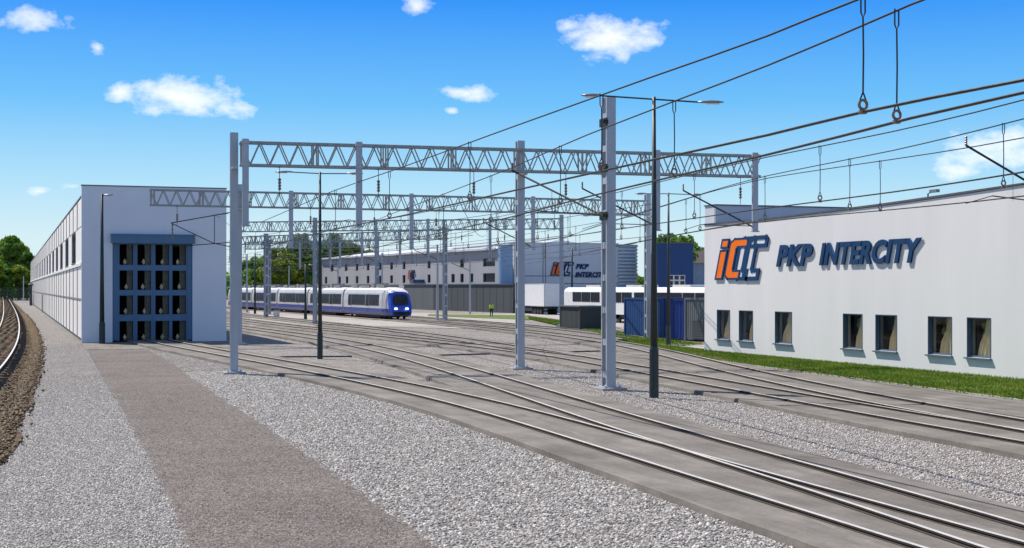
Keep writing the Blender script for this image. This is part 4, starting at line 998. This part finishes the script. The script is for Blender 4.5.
# ------------------------------------------------------------------ depot buildings behind the yard
def vplane(P0, P1):
    P0, P1 = Vector((P0[0], P0[1], 0)), Vector((P1[0], P1[1], 0)); U_ = (P1 - P0).normalized()
    def f(px, py):
        r = ray(px, py); den = r.x * U_.y - r.y * U_.x; t = (P0.x * U_.y - P0.y * U_.x) / den
        q = r * t; return (Vector((q.x, q.y, 0)) - P0).dot(U_), HC + q.z
    return f, U_, (P1 - P0).length
E0 = atd(322, 277); E1 = atd(498, 205); ef, EU, EL = vplane(E0, E1); EN = Vector((EU.y, -EU.x, 0))
if EN.dot(-FWD) < 0: EN = -EN
dep = thing('depot_building', 'long grey two-storey depot with small dark windows and a white metal roof', 'building', E0)
ETOP = 9.3
wr = [(332, 264, 271, 2.6), (346, 263, 270, 2.6), (357, 263.5, 270.5, 2.6), (368, 263, 270, 2.6), (380, 262.5, 269.5, 2.6), (391.5, 262.5, 270, 2.8), (404, 261.5, 269.5, 2.8), (429, 261.5, 269.5, 3), (462, 259, 268, 4), (489, 258.5, 267, 12),
      (326, 278, 284, 2.4), (339.5, 278, 284.5, 2.6), (347, 278, 284.5, 2.6), (357, 277.5, 284.5, 2.6), (368, 277.5, 284.5, 2.6), (380, 277, 284, 2.6), (391.5, 277.5, 284.5, 2.8), (404, 277, 284.5, 2.8), (429, 276.5, 284, 3), (453, 276, 284, 3.4), (462, 276, 284, 3.4), (471.5, 276, 284, 3.4), (489, 275.5, 284, 12)]
hl = []
for x, y0, y1, w in wr:
    a, b_ = ef(x - w / 2, y0)[0], ef(x + w / 2, y0)[0]; hl.append((a, b_, 4.4 if y0 > 272 else 6.75, 5.75 if y0 > 272 else 8.0))
mb = MB(); wall(mb, E0, EU, EL, 0, ETOP, hl, .3, -EN); mb.add([E0, E0 - EN * 22, E0 - EN * 22 + Vector((0, 0, ETOP)), E0 + Vector((0, 0, ETOP))], [(0, 1, 2, 3)]); mb.build('wall', 'depot_grey', dep)
for a, b_, c, d in hl:
    q0, q1 = E0 + EU * a - EN * .2, E0 + EU * b_ - EN * .2; f = MB(); f.bar(q0 + Vector((0, 0, c + .04)), q1 + Vector((0, 0, c + .04)), .08, .08); f.bar(q0 + Vector((0, 0, d - .04)), q1 + Vector((0, 0, d - .04)), .08, .08)
    nm_ = 3 if b_ - a > 5 else 1
    for i in range(nm_ + 1):
        qq = q0.lerp(q1, i / nm_); f.bar(qq + Vector((0, 0, c + .081)), qq + Vector((0, 0, d - .081)), .09, .09)
    fo = f.build('window', 'cap_metal', dep); mb = MB(); mb.add([q0 - EN * .05 + Vector((0, 0, c)), q1 - EN * .05 + Vector((0, 0, c)), q1 - EN * .05 + Vector((0, 0, d)), q0 - EN * .05 + Vector((0, 0, d)), q0 - EN * .08 + Vector((0, 0, c)), q1 - EN * .08 + Vector((0, 0, c)), q1 - EN * .08 + Vector((0, 0, d)), q0 - EN * .08 + Vector((0, 0, d))], [(0, 1, 2, 3), (4, 5, 6, 7)]); mb.build('pane', 'glass_dark', fo)
mb = MB(); z1, z2 = ETOP, ETOP + 1.4
A0, A1 = E0 + EN * .4 - EU * .5, E1 + EN * .4; mb.add([A0 + Vector((0, 0, z1)), A1 + Vector((0, 0, z1)), A1 - EN * 11 + Vector((0, 0, z2)), A0 - EN * 11 + Vector((0, 0, z2)), A1 - EN * 22 + Vector((0, 0, z1)), A0 - EN * 22 + Vector((0, 0, z1))], [(0, 1, 2, 3), (3, 2, 4, 5), (1, 4, 2), (0, 3, 5)])
mb.bar(A0 + Vector((0, 0, z1 + .02)), A1 + Vector((0, 0, z1 + .02)), .2, .3); mb.build('roof', 'roof_sheet', dep)
# front wing with the second company sign, rounded blue corner and louvred end
GY = E1.y - 2.0; gx0 = on_y(514, 300, GY).x; gx1 = on_y(618, 300, GY).x; gx2 = on_y(648, 300, GY).x
wg = thing('depot_wing', 'pale blue-grey depot wing with rounded blue corner, louvred end and orange emblem', 'building', (gx0, GY, 0))
WT = on_y(560, 243.5, GY).z
mb = MB(); mb.bb((gx0, GY, 0), (gx1, GY + 30, WT)); mb.build('wall', 'depot_pale', wg)
mb = MB()
for zz in (on_y(560, 283.5, GY).z, on_y(560, 276, GY).z): mb.bb((gx0 + .02, GY - .05, zz - .06), (gx1, GY - .002, zz + .06))
for px in (543, 545.5, 612): X = on_y(px, 270, GY).x; mb.bb((X - .06, GY - .045, 4.3), (X + .06, GY - .003, WT - .1))
mb.build('cladding_joint', 'joint_dark', wg)
MB().bb((gx0 - .1, GY - .1, WT), (gx1 + .1, GY + 30.1, WT + .14)).build('parapet_cap', 'depot_pale', wg)
mb = MB(); cxn = gx0 - .2; arc = []
for i in range(13):
    a = math.pi * (1.0 + .5 * i / 12); arc.append((cxn + 1.7 * math.cos(a), GY + 1.7 + 1.7 * math.sin(a)))
n_ = len(arc); mb.add([(x, y, 3.9) for x, y in arc] + [(x, y, WT - .3) for x, y in arc], [(i, i + 1, n_ + i + 1, n_ + i) for i in range(n_ - 1)] + [tuple(range(n_, 2 * n_))])
mb.build('rounded_corner', 'depot_blue', wg)
mb = MB(); cxr = gx1; rad = gx2 - gx1; z = 3.0
prof = []
while z < WT - .3: prof += [(rad - .12, z), (rad + .08, z + .02), (rad + .08, z + .26), (rad - .12, z + .3)]; z += .52
vs = []; fs = []; nseg = 20
for r_, z_ in prof:
    for j in range(nseg + 1):
        a = -math.pi / 2 + math.pi / 2 * j / nseg; vs.append((cxr + r_ * math.cos(a), GY + rad + r_ * math.sin(a), z_))
for i in range(len(prof) - 1):
    for j in range(nseg): q_ = i * (nseg + 1) + j; fs.append((q_, q_ + 1, q_ + nseg + 2, q_ + nseg + 1))
mb.add(vs, fs); mb.build('louvre_wall', 'depot_pale', wg, smooth=False)
mb = MB().lathe((cxr, GY + rad, 0), [(rad - .05, 0), (rad - .05, WT - .2), (rad + .12, WT - .2), (rad + .12, WT - .02)], 40); mb.build('inner_drum', 'depot_blue', wg)
s2 = thing('company_sign', 'small orange emblem with two-line navy lettering on the depot wing', 'sign', (gx0 + 5, GY, 6))
U, V, NN = (1, 0, 0), (0, 0, 1), (0, -1, 0)
a, b_ = on_y(550.5, 275, GY), on_y(573, 275, GY); embl_fit(s2, (a.x, GY - .06, a.z), U, V, NN, b_.x - a.x, on_y(556, 262.5, GY).z - a.z, .18)
a, b_ = on_y(575.5, 269, GY), on_y(588.5, 269, GY); lettering(s2, 'PKP', (a.x, GY - .06, a.z), U, V, NN, b_.x - a.x, on_y(580, 264, GY).z - a.z, .15, bold=.03)
a, b_ = on_y(575, 277.5, GY), on_y(606, 277.5, GY); lettering(s2, 'INTERCITY', (a.x, GY - .06, a.z), U, V, NN, b_.x - a.x, on_y(580, 272, GY).z - a.z, .15, bold=.03)
# dark ground-floor annex
N0 = atd(404, 236); N1 = atd(513, 197); nf_, NU, NL = vplane(N0, N1); NNv = Vector((NU.y, -NU.x, 0)); NNv = NNv if NNv.dot(-FWD) > 0 else -NNv
an = thing('depot_annex', 'low dark grey annex of the depot behind the train front', 'building', N0)
AZ = HC + 3.2 / F * 205
sp = nf_(433, 300)[0]
def slab_box(mb, P, U_, Nv, u0, u1, back, z0, z1):
    q = [P + U_ * u0, P + U_ * u1, P + U_ * u1 - Nv * back, P + U_ * u0 - Nv * back]
    mb.add([(p.x, p.y, z0) for p in q] + [(p.x, p.y, z1) for p in q], [(0, 1, 2, 3), (4, 5, 6, 7), (0, 1, 5, 4), (1, 2, 6, 5), (2, 3, 7, 6), (3, 0, 4, 7)]); return mb
mb = slab_box(MB(), N0, NU, NNv, sp + .01, NL, 3, 0, AZ); u = sp + .5
while u < NL: slab_box(mb, N0 + NNv * .03, NU, NNv, u, u + .06, .028, .2, AZ - .2); u += 2.4
mb.build('wall', 'annex_grey', an); mb = slab_box(MB(), N0, NU, NNv, 0, sp - .01, 3, 0, AZ); mb.build('gate', 'annex_mid', an); mb = slab_box(MB(), N0 + NNv * .15, NU, NNv, -.2, NL + .2, 3.2, AZ, AZ + .16); mb.build('roof_edge', 'cap_metal', an)
s3 = thing('company_sign', 'tiny orange emblem with one line of navy lettering above the dark annex', 'sign', E0)
Ub, Vb, Nb = EU, Vector((0, 0, 1)), EN
u0, z0 = ef(409, 280); u1 = ef(415, 280)[0]; embl_fit(s3, E0 + EU * u0 + EN * .05 + Vector((0, 0, 5.1)), Ub, Vb, Nb, u1 - u0, 1.35, .2)
u0 = ef(414, 280)[0]; u1 = ef(425, 280)[0]; lettering(s3, 'PKP INTERCITY', E0 + EU * u0 + EN * .05 + Vector((0, 0, 4.45)), Ub, Vb, Nb, u1 - u0, .5, .15, bold=.03)
# blue tower, house beyond it
TD_ = 178.; ta_ = YAW + math.atan((674.5 - 512) / F); tc0 = atd(656, TD_); ppm = F / TD_
tz = HC + (HY - 243.5) / ppm; tw_w = (693 - 656) / ppm * 1.0
tw = thing('stair_tower', 'square dark blue tower with a barred window, trees behind its top', 'building', tc0, -ta_)
wx0, wx1, wz0, wz1 = (668 - 656) / ppm, (685 - 656) / ppm, HC + .3, HC + (HY - 275) / ppm
mb = MB(); wall(mb, (0, 0, 0), (1, 0, 0), tw_w, 0, tz, [(wx0, wx1, wz0, wz1)], .3, (0, 1, 0)); wall(mb, (0, 0, 0), (0, 1, 0), 6, 0, tz); wall(mb, (tw_w, 0, 0), (0, 1, 0), 6, 0, tz); wall(mb, (0, 6, 0), (1, 0, 0), tw_w, 0, tz)
mb.add([(0, 0, tz - .02), (tw_w, 0, tz - .02), (tw_w, 6, tz - .02), (0, 6, tz - .02)], [(0, 1, 2, 3)]); mb.build('wall', 'tower_blue', tw, world=False)
f = MB()
for i in range(4): X = wx0 + (wx1 - wx0) * i / 3; f.bb((X - .1, .02, wz0), (X + .1, .12, wz1))
for z in (wz0, (wz0 + wz1) / 2, wz1): f.bb((wx0, .03, z - .09), (wx1, .11, z + .09))
fo = f.build('window', 'depot_pale', tw, world=False); MB().bb((wx0, .2, wz0), (wx1, .22, wz1)).build('pane', 'glass_dark', fo, world=False)
MB().bb((-.1, -.1, tz), (tw_w + .1, 6.1, tz + .12)).build('parapet_cap', 'cap_metal', tw, world=False)
h0 = on_y(690, 300, 185); h1 = on_y(730, 300, 185); hz = on_y(700, 263, 185).z
ho = thing('small_house', 'blue-grey house with a dark roof between the blue tower and the white building', 'house', (h0.x, 185, 0))
MB().bb((h0.x, 185, 0), (h1.x, 197, hz)).build('wall', 'stucco_blue', ho)
mb = MB(); mb.add([(h0.x - .4, 184.6, hz), (h1.x + .4, 184.6, hz), (h1.x + .4, 191, hz + 2.2), (h0.x - .4, 191, hz + 2.2), (h0.x - .4, 197.4, hz), (h1.x + .4, 197.4, hz)], [(0, 1, 2, 3), (3, 2, 5, 4), (0, 3, 4), (1, 5, 2)]); mb.build('roof', 'roof_tile', ho)

# ------------------------------------------------------------------ containers, sheds, vehicles
def ribbed_box(root, x0, x1, y0, y1, z1, mats, pitch=.28, gap=.0):
    """Corrugated container body in local coordinates: ribs on the long and short sides, corner posts, roof rim."""
    mb = MB().bb((x0, y0, .12), (x1, y1, z1)); body = mb.build('body', mats[0], root, world=False)
    rb_ = MB(); u = x0 + .2
    while u < x1 - .2:
        for y, s_ in ((y0, -1), (y1, 1)): rb_.bb((u, y + s_ * .001, .25), (u + pitch * .45, y + s_ * .014, z1 - .15))
        u += pitch
    u = y0 + .2
    while u < y1 - .2:
        for x, s_ in ((x0, -1), (x1, 1)): rb_.bb((x + s_ * .001, u, .25), (x + s_ * .014, u + pitch * .45, z1 - .15))
        u += pitch
    rb_.build('side_ribs', mats[0], root, world=False)
    fr_ = MB()
    for x in (x0, x1):
        for y in (y0, y1): fr_.bb((x - .06, y - .06, 0), (x + .06, y + .06, z1 + .05))
    for y in (y0, y1): fr_.bb((x0 + .061, y - .055, z1 - .08), (x1 - .061, y + .055, z1 + .045))
    for x in (x0, x1): fr_.bb((x - .055, y0 + .061, z1 - .08), (x + .055, y1 - .061, z1 + .045))
    fr_.build('frame', mats[1], root, world=False); return body
# dark shed left of the tall mast: corner towards the viewer
c0 = at(580, 331); sh = thing('storage_shed', 'dark green-grey steel shed on the grass left of the tall mast', 'shed', (c0.x, c0.y, 0), 0)
ribbed_box(sh, 0, 2.6, 0, 4.3, 1.95, ('shed_dark', 'annex_grey')); MB().bb((-.15, -.15, 1.99), (2.75, 4.45, 2.08)).build('roof', 'box_grey', sh, world=False)
c1 = at(664, 340); l1 = at(625, 337.2); r1 = at(683, 340.8)
bc = thing('storage_container', 'navy and bright blue storage container on the grass beside a lamp post', 'container', (c1.x, c1.y, 0), math.atan2((r1 - c1).y, (r1 - c1).x) )
bl = (r1 - c1).length
dv = (l1 - c1); bd = dv.length
rzb = math.atan2((r1 - c1).y, (r1 - c1).x)
zc_ = HC - (297.5 - HY) / F * 100
bc.location = (l1.x, l1.y, 0); bc.rotation_euler = (0, 0, math.atan2((c1 - l1).y, (c1 - l1).x)); bc['label'] = 'navy storage container on the grass beside a lamp post'
ribbed_box(bc, 0, bd - .05, 0, 2.5, zc_ - .05, ('box_blue', 'box_blue'))
bc2 = thing('storage_container', 'narrow bright blue container between the navy and the grey one', 'container', (c1.x + .1, c1.y, 0), rzb); ribbed_box(bc2, .08, bl, 0, 2.4, zc_ - .1, ('box_blue_bright', 'box_blue_bright'), .35)
e1 = at(683.5, 341); e2 = at(712, 342.5)
gc = thing('plant_container', 'grey corrugated plant container with a vent grille next to the white building', 'container', (e1.x + .12, e1.y, 0), math.atan2((e2 - e1).y, (e2 - e1).x))
ribbed_box(gc, .05, 2.9, 0, 2.4, zc_ - .02, ('box_grey', 'box_grey'), .22)
gr = MB().bb((.85, -.14, .15), (2.2, -.04, 1.55)); gr.build('vent_grille', 'ac_grey', gc, world=False)
gr = MB()
for i in range(9): gr.bb((.92, -.17, .25 + i * .14), (2.13, -.145, .32 + i * .14))
gr.build('louvre_slat', 'annex_mid', gc, world=False)
# passenger coach behind the containers
cx = 57.3; cy0, cy1 = on_x(712, 288, cx).y, on_x(564, 288, cx).y
co = thing('passenger_coach', 'long white railcar with a dark window band, parked behind the containers', 'railcar', (cx, cy0, 0))
sec2 = [(0, .9), (0, 3.14), (.12, 3.42), (.5, 3.62), (2.3, 3.62), (2.68, 3.42), (2.8, 3.14), (2.8, .9)]
mb = MB(); k = len(sec2); mb.add([(cx + x, cy0, z) for x, z in sec2] + [(cx + x, cy1, z) for x, z in sec2], [(i, (i + 1) % k, k + (i + 1) % k, k + i) for i in range(k)] + [tuple(range(k)), tuple(range(k, 2 * k))]); mb.build('body', 'vehicle_white', co)
y = cy0 + .8; kx = 0
while y + 1.9 < cy1 - .4: MB().bb((cx - .03, y, 2.1), (cx + .02, y + 2.35, 3.12)).build('window', 'train_glass', co); y += 2.95 if kx % 3 == 2 else 2.5; kx += 1
for f_ in (.1, .35, .62, .88):
    yy_ = cy0 + (cy1 - cy0) * f_; mb = MB()
    for e in (-1, 1):
        for x in (.3, 2.5): mb.tube([(cx + x - .1, yy_ + e, .46), (cx + x + .1, yy_ + e, .46)], .45, 12)
    mb.bb((cx + .35, yy_ - 1.6, .4), (cx + 2.45, yy_ + 1.6, .85)); mb.build('bogie', 'under_dark', co)
MB().bb((cx + .2, cy0 + .5, .55), (cx + 2.6, cy1 - .5, .9)).build('underframe', 'under_dark', co)
mb = MB()
for f_ in (.2, .5, .8): mb.bb((cx + .5, cy0 + (cy1 - cy0) * f_ - 1.8, 3.6), (cx + 2.3, cy0 + (cy1 - cy0) * f_ + 1.8, 3.85))
mb.build('roof_unit', 'train_roof', co)
# semi-trailer
t0 = at(530, 314.2); tl_ = thing('semi_trailer', 'white box semi-trailer parked in front of the depot wing', 'trailer', (t0.x, t0.y, 0), R(-4))
mb = MB().bb((0, -6.6, 1.15), (2.5, 6.6, 4.15)); mb.build('cargo_box', 'vehicle_white', tl_, world=False)
mb = MB()
for y in (-6.6, 6.6): mb.bb((-.03, y - .08, 1.12), (.03, y + .08, 4.18))
mb.bb((-.03, -6.5, 4.1), (.03, 6.5, 4.17)); mb.bb((-.03, -6.5, 1.1), (.03, 6.5, 1.2)); mb.build('edge_rail', 'galvanised', tl_, world=False)
for y in (-4.4, -3.1, -1.8):
    mb = MB()
    for x in (.15, 2.05): mb.tube([(x, y, .5), (x + .3, y, .5)], .5, 14)
    mb.tube([(.4, y, .5), (2.1, y, .5)], .08, 6); mb.build('wheel', 'rubber', tl_, world=False)
MB().bb((.5, -6.3, .8), (2, 6.4, 1.1)).bb((.3, 4, .1), (.5, 4.2, .85)).bb((2, 4, .1), (2.2, 4.2, .85)).bb((.1, -.8, .45), (.3, 3.4, .95)).build('chassis', 'under_dark', tl_, world=False)
# cabinet by the train
c = at(276.5, 318.2); cb = thing('trackside_cabinet', 'small pale grey trackside cabinet in front of the train', 'cabinet', (c.x, c.y, 0), yw)
MB().bb((-.32, -.25, .05), (.32, .25, .9)).build('body', 'depot_pale', cb, world=False); MB().bb((-.36, -.29, .9), (.36, .29, 1.0)).build('lid', 'pale_concrete', cb, world=False); MB().bb((-.28, -.262, .12), (.28, -.252, .84)).build('door', 'panel_white', cb, world=False)

# ------------------------------------------------------------------ person in a hi-vis vest
c = at(491.5, 317.2); pe = thing('person', 'person in a yellow hi-vis vest and dark trousers standing on the grass edge', 'person', (c.x, c.y, .06), R(10))
def skin_mesh(name, verts, edges, radii, mat, parent, root=0, sub=1):
    me = bpy.data.meshes.new(name); me.from_pydata(verts, edges, []); o = bpy.data.objects.new(name, me); COL.objects.link(o)
    md = o.modifiers.new('skin', 'SKIN'); sv = me.skin_vertices[0].data if me.skin_vertices else None
    if sv is None:
        bm = bmesh.new(); bm.from_mesh(me); bm.verts.layers.skin.verify(); bm.to_mesh(me); bm.free(); sv = me.skin_vertices[0].data
    for i, r_ in enumerate(radii): sv[i].radius = (r_, r_) if not isinstance(r_, tuple) else r_; sv[i].use_root = (i == root)
    ms_ = o.modifiers.new('sub', 'SUBSURF'); ms_.levels = sub; ms_.render_levels = sub
    bpy.context.view_layer.update()
    m2 = bpy.data.meshes.new_from_object(o.evaluated_get(bpy.context.evaluated_depsgraph_get())); bpy.data.objects.remove(o)
    m2.materials.clear(); m2.materials.append(MATS[mat])
    for p_ in m2.polygons: p_.use_smooth = True
    ob = bpy.data.objects.new(name, m2); COL.objects.link(ob); ob.parent = parent; return ob
V_ = [(0, 0, .95), (0, .01, 1.15), (0, .01, 1.38), (0, 0, 1.50), (0, -.01, 1.58), (0, -.02, 1.68),
      (.09, 0, .90), (.11, -.02, .50), (.12, .02, .09), (.13, -.14, .04), (-.09, 0, .90), (-.11, .03, .50), (-.12, .06, .09), (-.13, -.09, .04),
      (.19, .01, 1.41), (.24, .02, 1.14), (.22, -.10, .92), (.22, -.14, .83), (-.19, .01, 1.41), (-.25, .01, 1.14), (-.24, -.06, .90), (-.24, -.09, .81)]
Ed = [(0, 1), (1, 2), (2, 3), (3, 4), (4, 5), (0, 6), (6, 7), (7, 8), (8, 9), (0, 10), (10, 11), (11, 12), (12, 13), (2, 14), (14, 15), (15, 16), (16, 17), (2, 18), (18, 19), (19, 20), (20, 21)]
Rd = [.15, .14, .16, .06, .085, .08, .10, .072, .05, .04, .10, .072, .05, .04, .07, .052, .04, .038, .07, .052, .04, .038]
bo = skin_mesh('body', V_, Ed, Rd, 'trousers', pe)
skin_mesh('vest', [(0, .01, 1.42), (0, .01, 1.2), (0, 0, .88), (.20, .01, 1.41), (.25, .02, 1.14), (.225, -.08, .97), (-.20, .01, 1.41), (-.26, .01, 1.14), (-.245, -.05, .95)], [(0, 1), (1, 2), (0, 3), (3, 4), (4, 5), (0, 6), (6, 7), (7, 8)], [(.20, .16), (.20, .17), (.20, .17), .085, .07, .06, .085, .07, .06], 'hivis', pe)
mb = MB().lathe((0, -.02, 1.62), [(.03, -.14), (.075, -.08), (.085, 0), (.082, .07), (.045, .125)], 12); mb.build('head', 'skin', pe, world=False, smooth=True)
mb = MB().lathe((0, -.005, 1.655), [(.092, -.02), (.094, .03), (.06, .09), (.01, .105)], 12); mb.build('hair', 'hair', pe, world=False, smooth=True)

# ------------------------------------------------------------------ trees
def tree_proto(name, h, r, nleaf, leaf, seed, mat):
    rg = np.random.default_rng(seed); root = thing(name, 'x', 'tree')
    mb = MB(); mb.tube([(0, 0, 0), (.1, .05, h * .3), (0, .1, h * .62), (.05, 0, h * .9)], [h * .022, h * .017, h * .01, h * .003], 8); lm = []
    for i in range(11):
        a = rg.uniform(0, 6.28); z = h * rg.uniform(.25, .8); ln = r * rg.uniform(.5, .95) * (1.1 - abs(z / h - .5)); e = (math.cos(a) * ln, math.sin(a) * ln, z + ln * .5)
        mb.tube([(0, .05, z), (e[0] * .5, e[1] * .5, z + ln * .2), e], [h * .008, h * .005, h * .002], 5); lm.append(e)
    mb.build('trunk', 'bark', root, world=False)
    nc = 46; cz = rg.uniform(.24, .97, nc); wid_ = np.sin(np.clip((cz - .14) / .86, 0, 1) ** .75 * np.pi) ** .7; aa = rg.uniform(0, 6.28, nc); rr_ = r * wid_ * rg.uniform(.35, 1.0, nc)
    C = np.c_[np.cos(aa) * rr_, np.sin(aa) * rr_, cz * h]; cs_ = rg.uniform(.16, .34, nc) * r
    i = rg.integers(0, nc, nleaf); dv_ = rg.normal(0, 1, (nleaf, 3)); dv_ /= np.linalg.norm(dv_, axis=1)[:, None]
    P = C[i] + dv_ * (cs_[i] * rg.uniform(.45, 1.1, nleaf) ** .7)[:, None] * np.array((1, 1, .75))
    u = rg.normal(0, 1, (nleaf, 3)); u -= dv_ * (u * dv_).sum(1)[:, None] * .6; u /= np.linalg.norm(u, axis=1)[:, None]; w = np.cross(dv_ + rg.normal(0, .5, (nleaf, 3)), u); w /= np.linalg.norm(w, axis=1)[:, None] + 1e-9
    sz = leaf * rg.uniform(.6, 1.3, (nleaf, 1)); V4 = np.stack([P - u * sz, P + w * sz * .6, P + u * sz, P - w * sz * .6], 1).reshape(-1, 3)
    me = bpy.data.meshes.new('crown'); n = nleaf; me.vertices.add(4 * n); me.vertices.foreach_set('co', V4.ravel()); me.loops.add(4 * n); me.loops.foreach_set('vertex_index', np.arange(4 * n)); me.polygons.add(n); me.polygons.foreach_set('loop_start', np.arange(0, 4 * n, 4)); me.update(calc_edges=True)
    me.materials.append(MATS[mat]); o = bpy.data.objects.new('crown', me); COL.objects.link(o); o.parent = root; return root
ta = tree_proto('broadleaf_tree', 12, 4.6, 6500, .32, 1, 'leaf_green'); tb = tree_proto('broadleaf_tree', 12, 4.2, 6500, .32, 2, 'leaf_yellow'); tcn = tree_proto('broadleaf_tree', 12, 5.2, 7000, .34, 3, 'leaf_green')
first = {}
def put_tree(proto, px, d, top, sc_w, rz, label, group):
    p = atd(px, d); z = HC + (HY - top) / F * d; s = z / 12
    if proto.name not in first: first[proto.name] = 1; o = proto; o['label'] = label; o['group'] = group
    else: o = dup(proto, p, rz, label, group)
    o.location = (p.x, p.y, 0); o.rotation_euler = (0, 0, rz); o.scale = (s * sc_w, s * sc_w, s)
mid = [(ta, 262, 265, 256, 1.1, 'green tree at the left end of the row behind the train'), (tb, 279, 255, 248, 1.0, 'yellowish tree just behind the train tail, second of its row'), (tcn, 300, 285, 236, .85, 'tallest yellow-green tree above the train, left of the double lamp arm'),
       (ta, 316, 300, 241, .9, 'green tree hidden by the double lamp post, behind the train'), (tcn, 334, 335, 236, .75, 'green tree rising behind the left end of the grey depot roof'), (tb, 352, 340, 242, .8, 'small yellowish tree above the grey depot roof'), (ta, 364, 345, 247, .8, 'low green tree peeping over the depot roof, rightmost there'),
       (tb, 288, 280, 254, 1.1, 'yellowish tree in the gap between two green crowns behind the train'), (tcn, 248, 285, 262, 1.1, 'green tree half hidden behind the left gantry mast')]
for i, (pt_, px, d, tp, sw, lb) in enumerate(mid): put_tree(pt_, px, d, tp, sw, i * 1.3, lb, 'trees behind the train')
for i, (pt_, px, d, tp, sw, lb) in enumerate([(ta, 671, 205, 233, .8, 'green tree rising behind the left half of the blue tower'), (tcn, 684, 215, 238, .9, 'green tree rising behind the right half of the blue tower'), (tb, 700, 240, 262, .9, 'low tree behind the small blue-grey house')]): put_tree(pt_, px, d, tp, sw, i * 2.1 + .4, lb, 'trees around the blue tower')
tf_ = tree_proto('woodland_tree', 12, 3.6, 9000, .36, 5, 'leaf_green'); tg_ = tree_proto('woodland_tree', 12, 3.9, 9000, .36, 6, 'leaf_yellow')
lf = [(5, 430, 240, .95, 'left-hand tall tree of the wood beyond the old track'), (12, 420, 236, .8, 'tallest tree of the wood, above the old track'), (20, 440, 243, .85, 'rounded tree of the wood beside the white hall'), (27, 430, 252, .8, 'lower tree of the wood nearest the white hall end'), (33, 450, 262, .8, 'lowest tree of the wood, partly behind the hall'),
      (-4, 425, 246, .9, 'dark tree of the wood cut by the picture edge'), (-14, 430, 240, .9, 'wood tree just outside the picture edge'), (8, 400, 268, 1.1, 'young bushy tree in front of the wood, left of the track'), (18, 400, 266, 1.1, 'young bushy tree in front of the wood at the fence'), (27, 402, 270, 1.1, 'young bushy tree by the pale pole'), (-2, 400, 266, 1.1, 'young bushy tree at the far left of the fence')]
for i, (px, d, tp, sw, lb) in enumerate(lf): put_tree(tf_ if i % 2 else tg_, px, d, tp, sw, i * 1.7, lb, 'trees of the wood beyond the hall')
# far woods that close the horizon
def far_wood(name, px0, px1, d, h, n):
    px = rng.uniform(px0, px1, n); dd = d + rng.uniform(0, 45, n); z = rng.uniform(0, 1, n) ** .8 * h * (.75 + .25 * np.sin(px * .11) * np.sin(px * .043 + 1))
    P = np.array([atd(a, b_, c_)[:] for a, b_, c_ in zip(px, dd, z)]); u = rng.normal(0, 1, (n, 3)); u /= np.linalg.norm(u, axis=1)[:, None]; w = np.cross(u, rng.normal(0, 1, (n, 3))); w /= np.linalg.norm(w, axis=1)[:, None]; s = rng.uniform(.7, 1.5, (n, 1))
    V4 = np.stack([P - u * s, P + w * s * .7, P + u * s, P - w * s * .7], 1).reshape(-1, 3); me = bpy.data.meshes.new(name); me.vertices.add(4 * n); me.vertices.foreach_set('co', V4.ravel()); me.loops.add(4 * n); me.loops.foreach_set('vertex_index', np.arange(4 * n)); me.polygons.add(n); me.polygons.foreach_set('loop_start', np.arange(0, 4 * n, 4)); me.update(calc_edges=True)
    me.materials.append(MATS['leaf_green']); o = bpy.data.objects.new(name, me); COL.objects.link(o); tag(o, kind='stuff')
far_wood('far_woods', -700, 60, 470, 11, 26000); far_wood('far_woods', 220, 1300, 420, 10, 30000)
# wire fence at the end of the old track, pale pole
f0, f1 = atd(-60, 395), atd(31, 385); fe = thing('wire_fence', 'tall dark wire fence in front of the wood beyond the old track', 'fence', f0)
for i in range(13): q_ = f0.lerp(f1, i / 12); MB().bb((q_.x - .06, q_.y - .06, 0), (q_.x + .06, q_.y + .06, 3.6)).build('post', 'fence_wire', fe)
mb = MB()
for z in np.arange(.2, 3.6, .28): mb.bar(f0 + Vector((0, 0, z)), f1 + Vector((0, 0, z)), .02, .05)
mb.build('wire_mesh', 'fence_wire', fe)
p = atd(23.5, 380); tag(MB().tube([(p.x, p.y, 0), (p.x, p.y, 6.8)], [.13, .09], 8).build('signal_pole', 'depot_pale'), 'pale slim pole standing before the wood at the fence', 'pole')
# railings / far masts seen through the yard behind the train
for i, (px, d, h, lb) in enumerate(((247, 205, 8.5, 'far slim mast behind the left gantry mast'), (289, 215, 7, 'far slim mast left of the tallest tree'), (268.5, 230, 8, 'far slim mast behind the cabinet'), (338, 240, 8, 'far slim mast at the depot corner'), (437.5, 150, 8.2, 'slim mast left of the fourth gantry right mast'), (382, 200, 8.6, 'far slim mast before the grey depot'), (470, 190, 7.5, 'slim mast before the depot annex'))):
    p = atd(px, d); m_ = thing('slim_mast', lb, 'mast', (p.x, p.y, 0), 0, 'slim masts in the far yard')
    MB().tube([(0, 0, 0), (0, 0, h)], [.15, .10], 8).build('pole', 'mast_paint', m_, world=False); MB().tube([(0, 0, h - 1.6), (-2.6, 0, h - .6)], .04, 5).tube([(0, 0, h - .4), (-2.6, 0, h - .55)], .025, 5).build('arm', 'wire_dark', m_, world=False)
